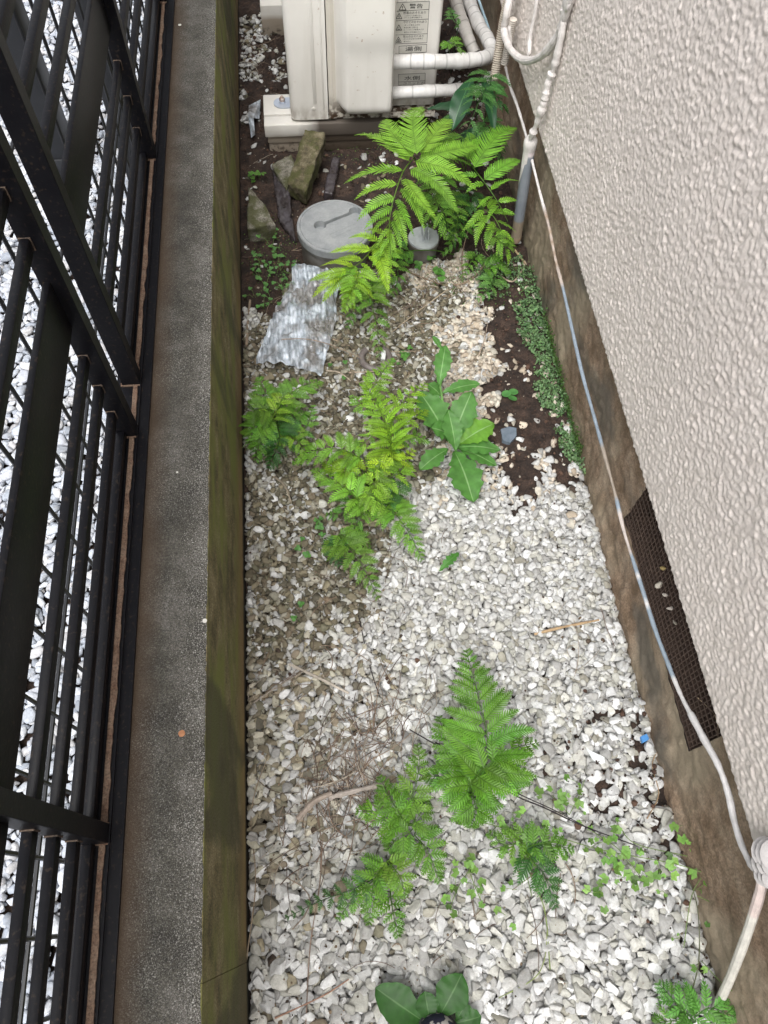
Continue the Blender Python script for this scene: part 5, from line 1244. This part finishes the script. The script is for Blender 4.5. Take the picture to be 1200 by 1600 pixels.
stick([(510, 575), (530, 583), (548, 592)], .0022, (.45, .38, .3), 'short pale twig left of the grey brown ring', seed=19)
stick([(545, 580), (590, 581)], .0018, (.4, .32, .25), 'short straight straw just below the grey brown ring', seed=20)
stick([(385, 1500), (400, 1380), (392, 1290), (398, 1240), (420, 1180)], .0012, (.3, .24, .17), 'long thin dry stem curving along the foot of the low wall', seed=21)
stick([(478, 1600), (485, 1480), (500, 1380), (505, 1300)], .0011, (.24, .17, .13), 'thin straight stem running up through the gravel at lower left', seed=22)
stick([(430, 1590), (505, 1555), (545, 1530)], .0015, (.34, .2, .14), 'reddish stalk lying at the bottom left of the gravel', seed=23)
stick([(1008, 1280), (1030, 1240), (1020, 1190), (1050, 1150), (1080, 1130, .1)], .0011, (.35, .24, .14), 'tan tendril looping from the soil up to the foundation', seed=24)
stick([(860, 1515), (850, 1420), (820, 1340, .03), (840, 1290, .05)], .0011, (.2, .27, .08), 'green thin stem trailing down from the creeping weeds', seed=25)
stick([(780, 1560), (830, 1530), (850, 1500), (855, 1450)], .0011, (.25, .3, .12), 'pale green tendril over white gravel at bottom middle', seed=26)
stick([(1078, 1560, .02), (1092, 1500, .05), (1090, 1420, .06), (1075, 1370, .04)], .0012, (.09, .1, .05), 'dark vine stem rising along the foundation foot', seed=27)
stick([(1118, 1190, .18), (1122, 1160, .2), (1118, 1120, .22), (1090, 1090, .22)], .001, (.4, .3, .2), 'tiny dry stalk beside the vent corner', seed=28)
stick([(488, 650, .05), (455, 645, .06), (400, 680, .04), (378, 700, .03)], .0012, (.2, .28, .08), 'thin green runner crossing from the fern clump to the low wall', seed=29)
stick([(430, 1075), (395, 1100)], .0014, (.4, .35, .3), 'short straw on white chips near the wall, left of the pale split twig', seed=30)
# dry needle litter
g = np.random.default_rng(99); mb = MB()
def needle(px, py, L, ang, colr):
    c = gz(px, py, 0)
    if not (X0+.01 < c[0] < X1-.01): return
    a = np.array([math.cos(ang), math.sin(ang)])*L/2; bend = np.array([-a[1], a[0]])*g.normal(0, .25)
    pts = []
    for t in np.linspace(-1, 1, 6):
        p = c[:2]+a*t+bend*(1-t*t)
        if not (X0+.003 < p[0] < X1-.004): return
        pts.append([p[0], p[1], hz(p[0], p[1])])
    zz = [p[2] for p in pts]; mz = max(zz)
    for i, p in enumerate(pts): p[2] = .5*p[2]+.5*mz+.002
    mb.tube(pts, g.uniform(.0004, .0009), 4, c=tuple(np.array(colr)*g.uniform(.6, 1.2)))
for cx_, cy_, sx, sy, n in ((540, 1220, 55, 75, 230), (610, 1130, 60, 35, 90), (470, 1320, 60, 90, 60), (520, 1060, 110, 50, 60), (480, 500, 80, 200, 40), (690, 430, 60, 30, 60), (560, 900, 90, 60, 35), (650, 470, 40, 40, 40), (700, 1400, 200, 150, 40), (900, 1000, 80, 60, 12), (400, 110, 30, 70, 40), (580, 1240, 40, 60, 70)):
    for _ in range(int(n*.55)):
        needle(cx_+g.normal(0, sx*.6), cy_+g.normal(0, sy*.6), abs(g.normal(.05, .03))+.015, g.normal(1.05, .8), [(.2, .14, .1), (.3, .23, .17), (.13, .09, .07), (.42, .37, .3)][g.integers(4)])
o = mb.build('dry_needles', M['twig'], None, smooth=False); tag(o, 'brown dry needles and stem litter strewn over the gravel', 'litter', kind='stuff')
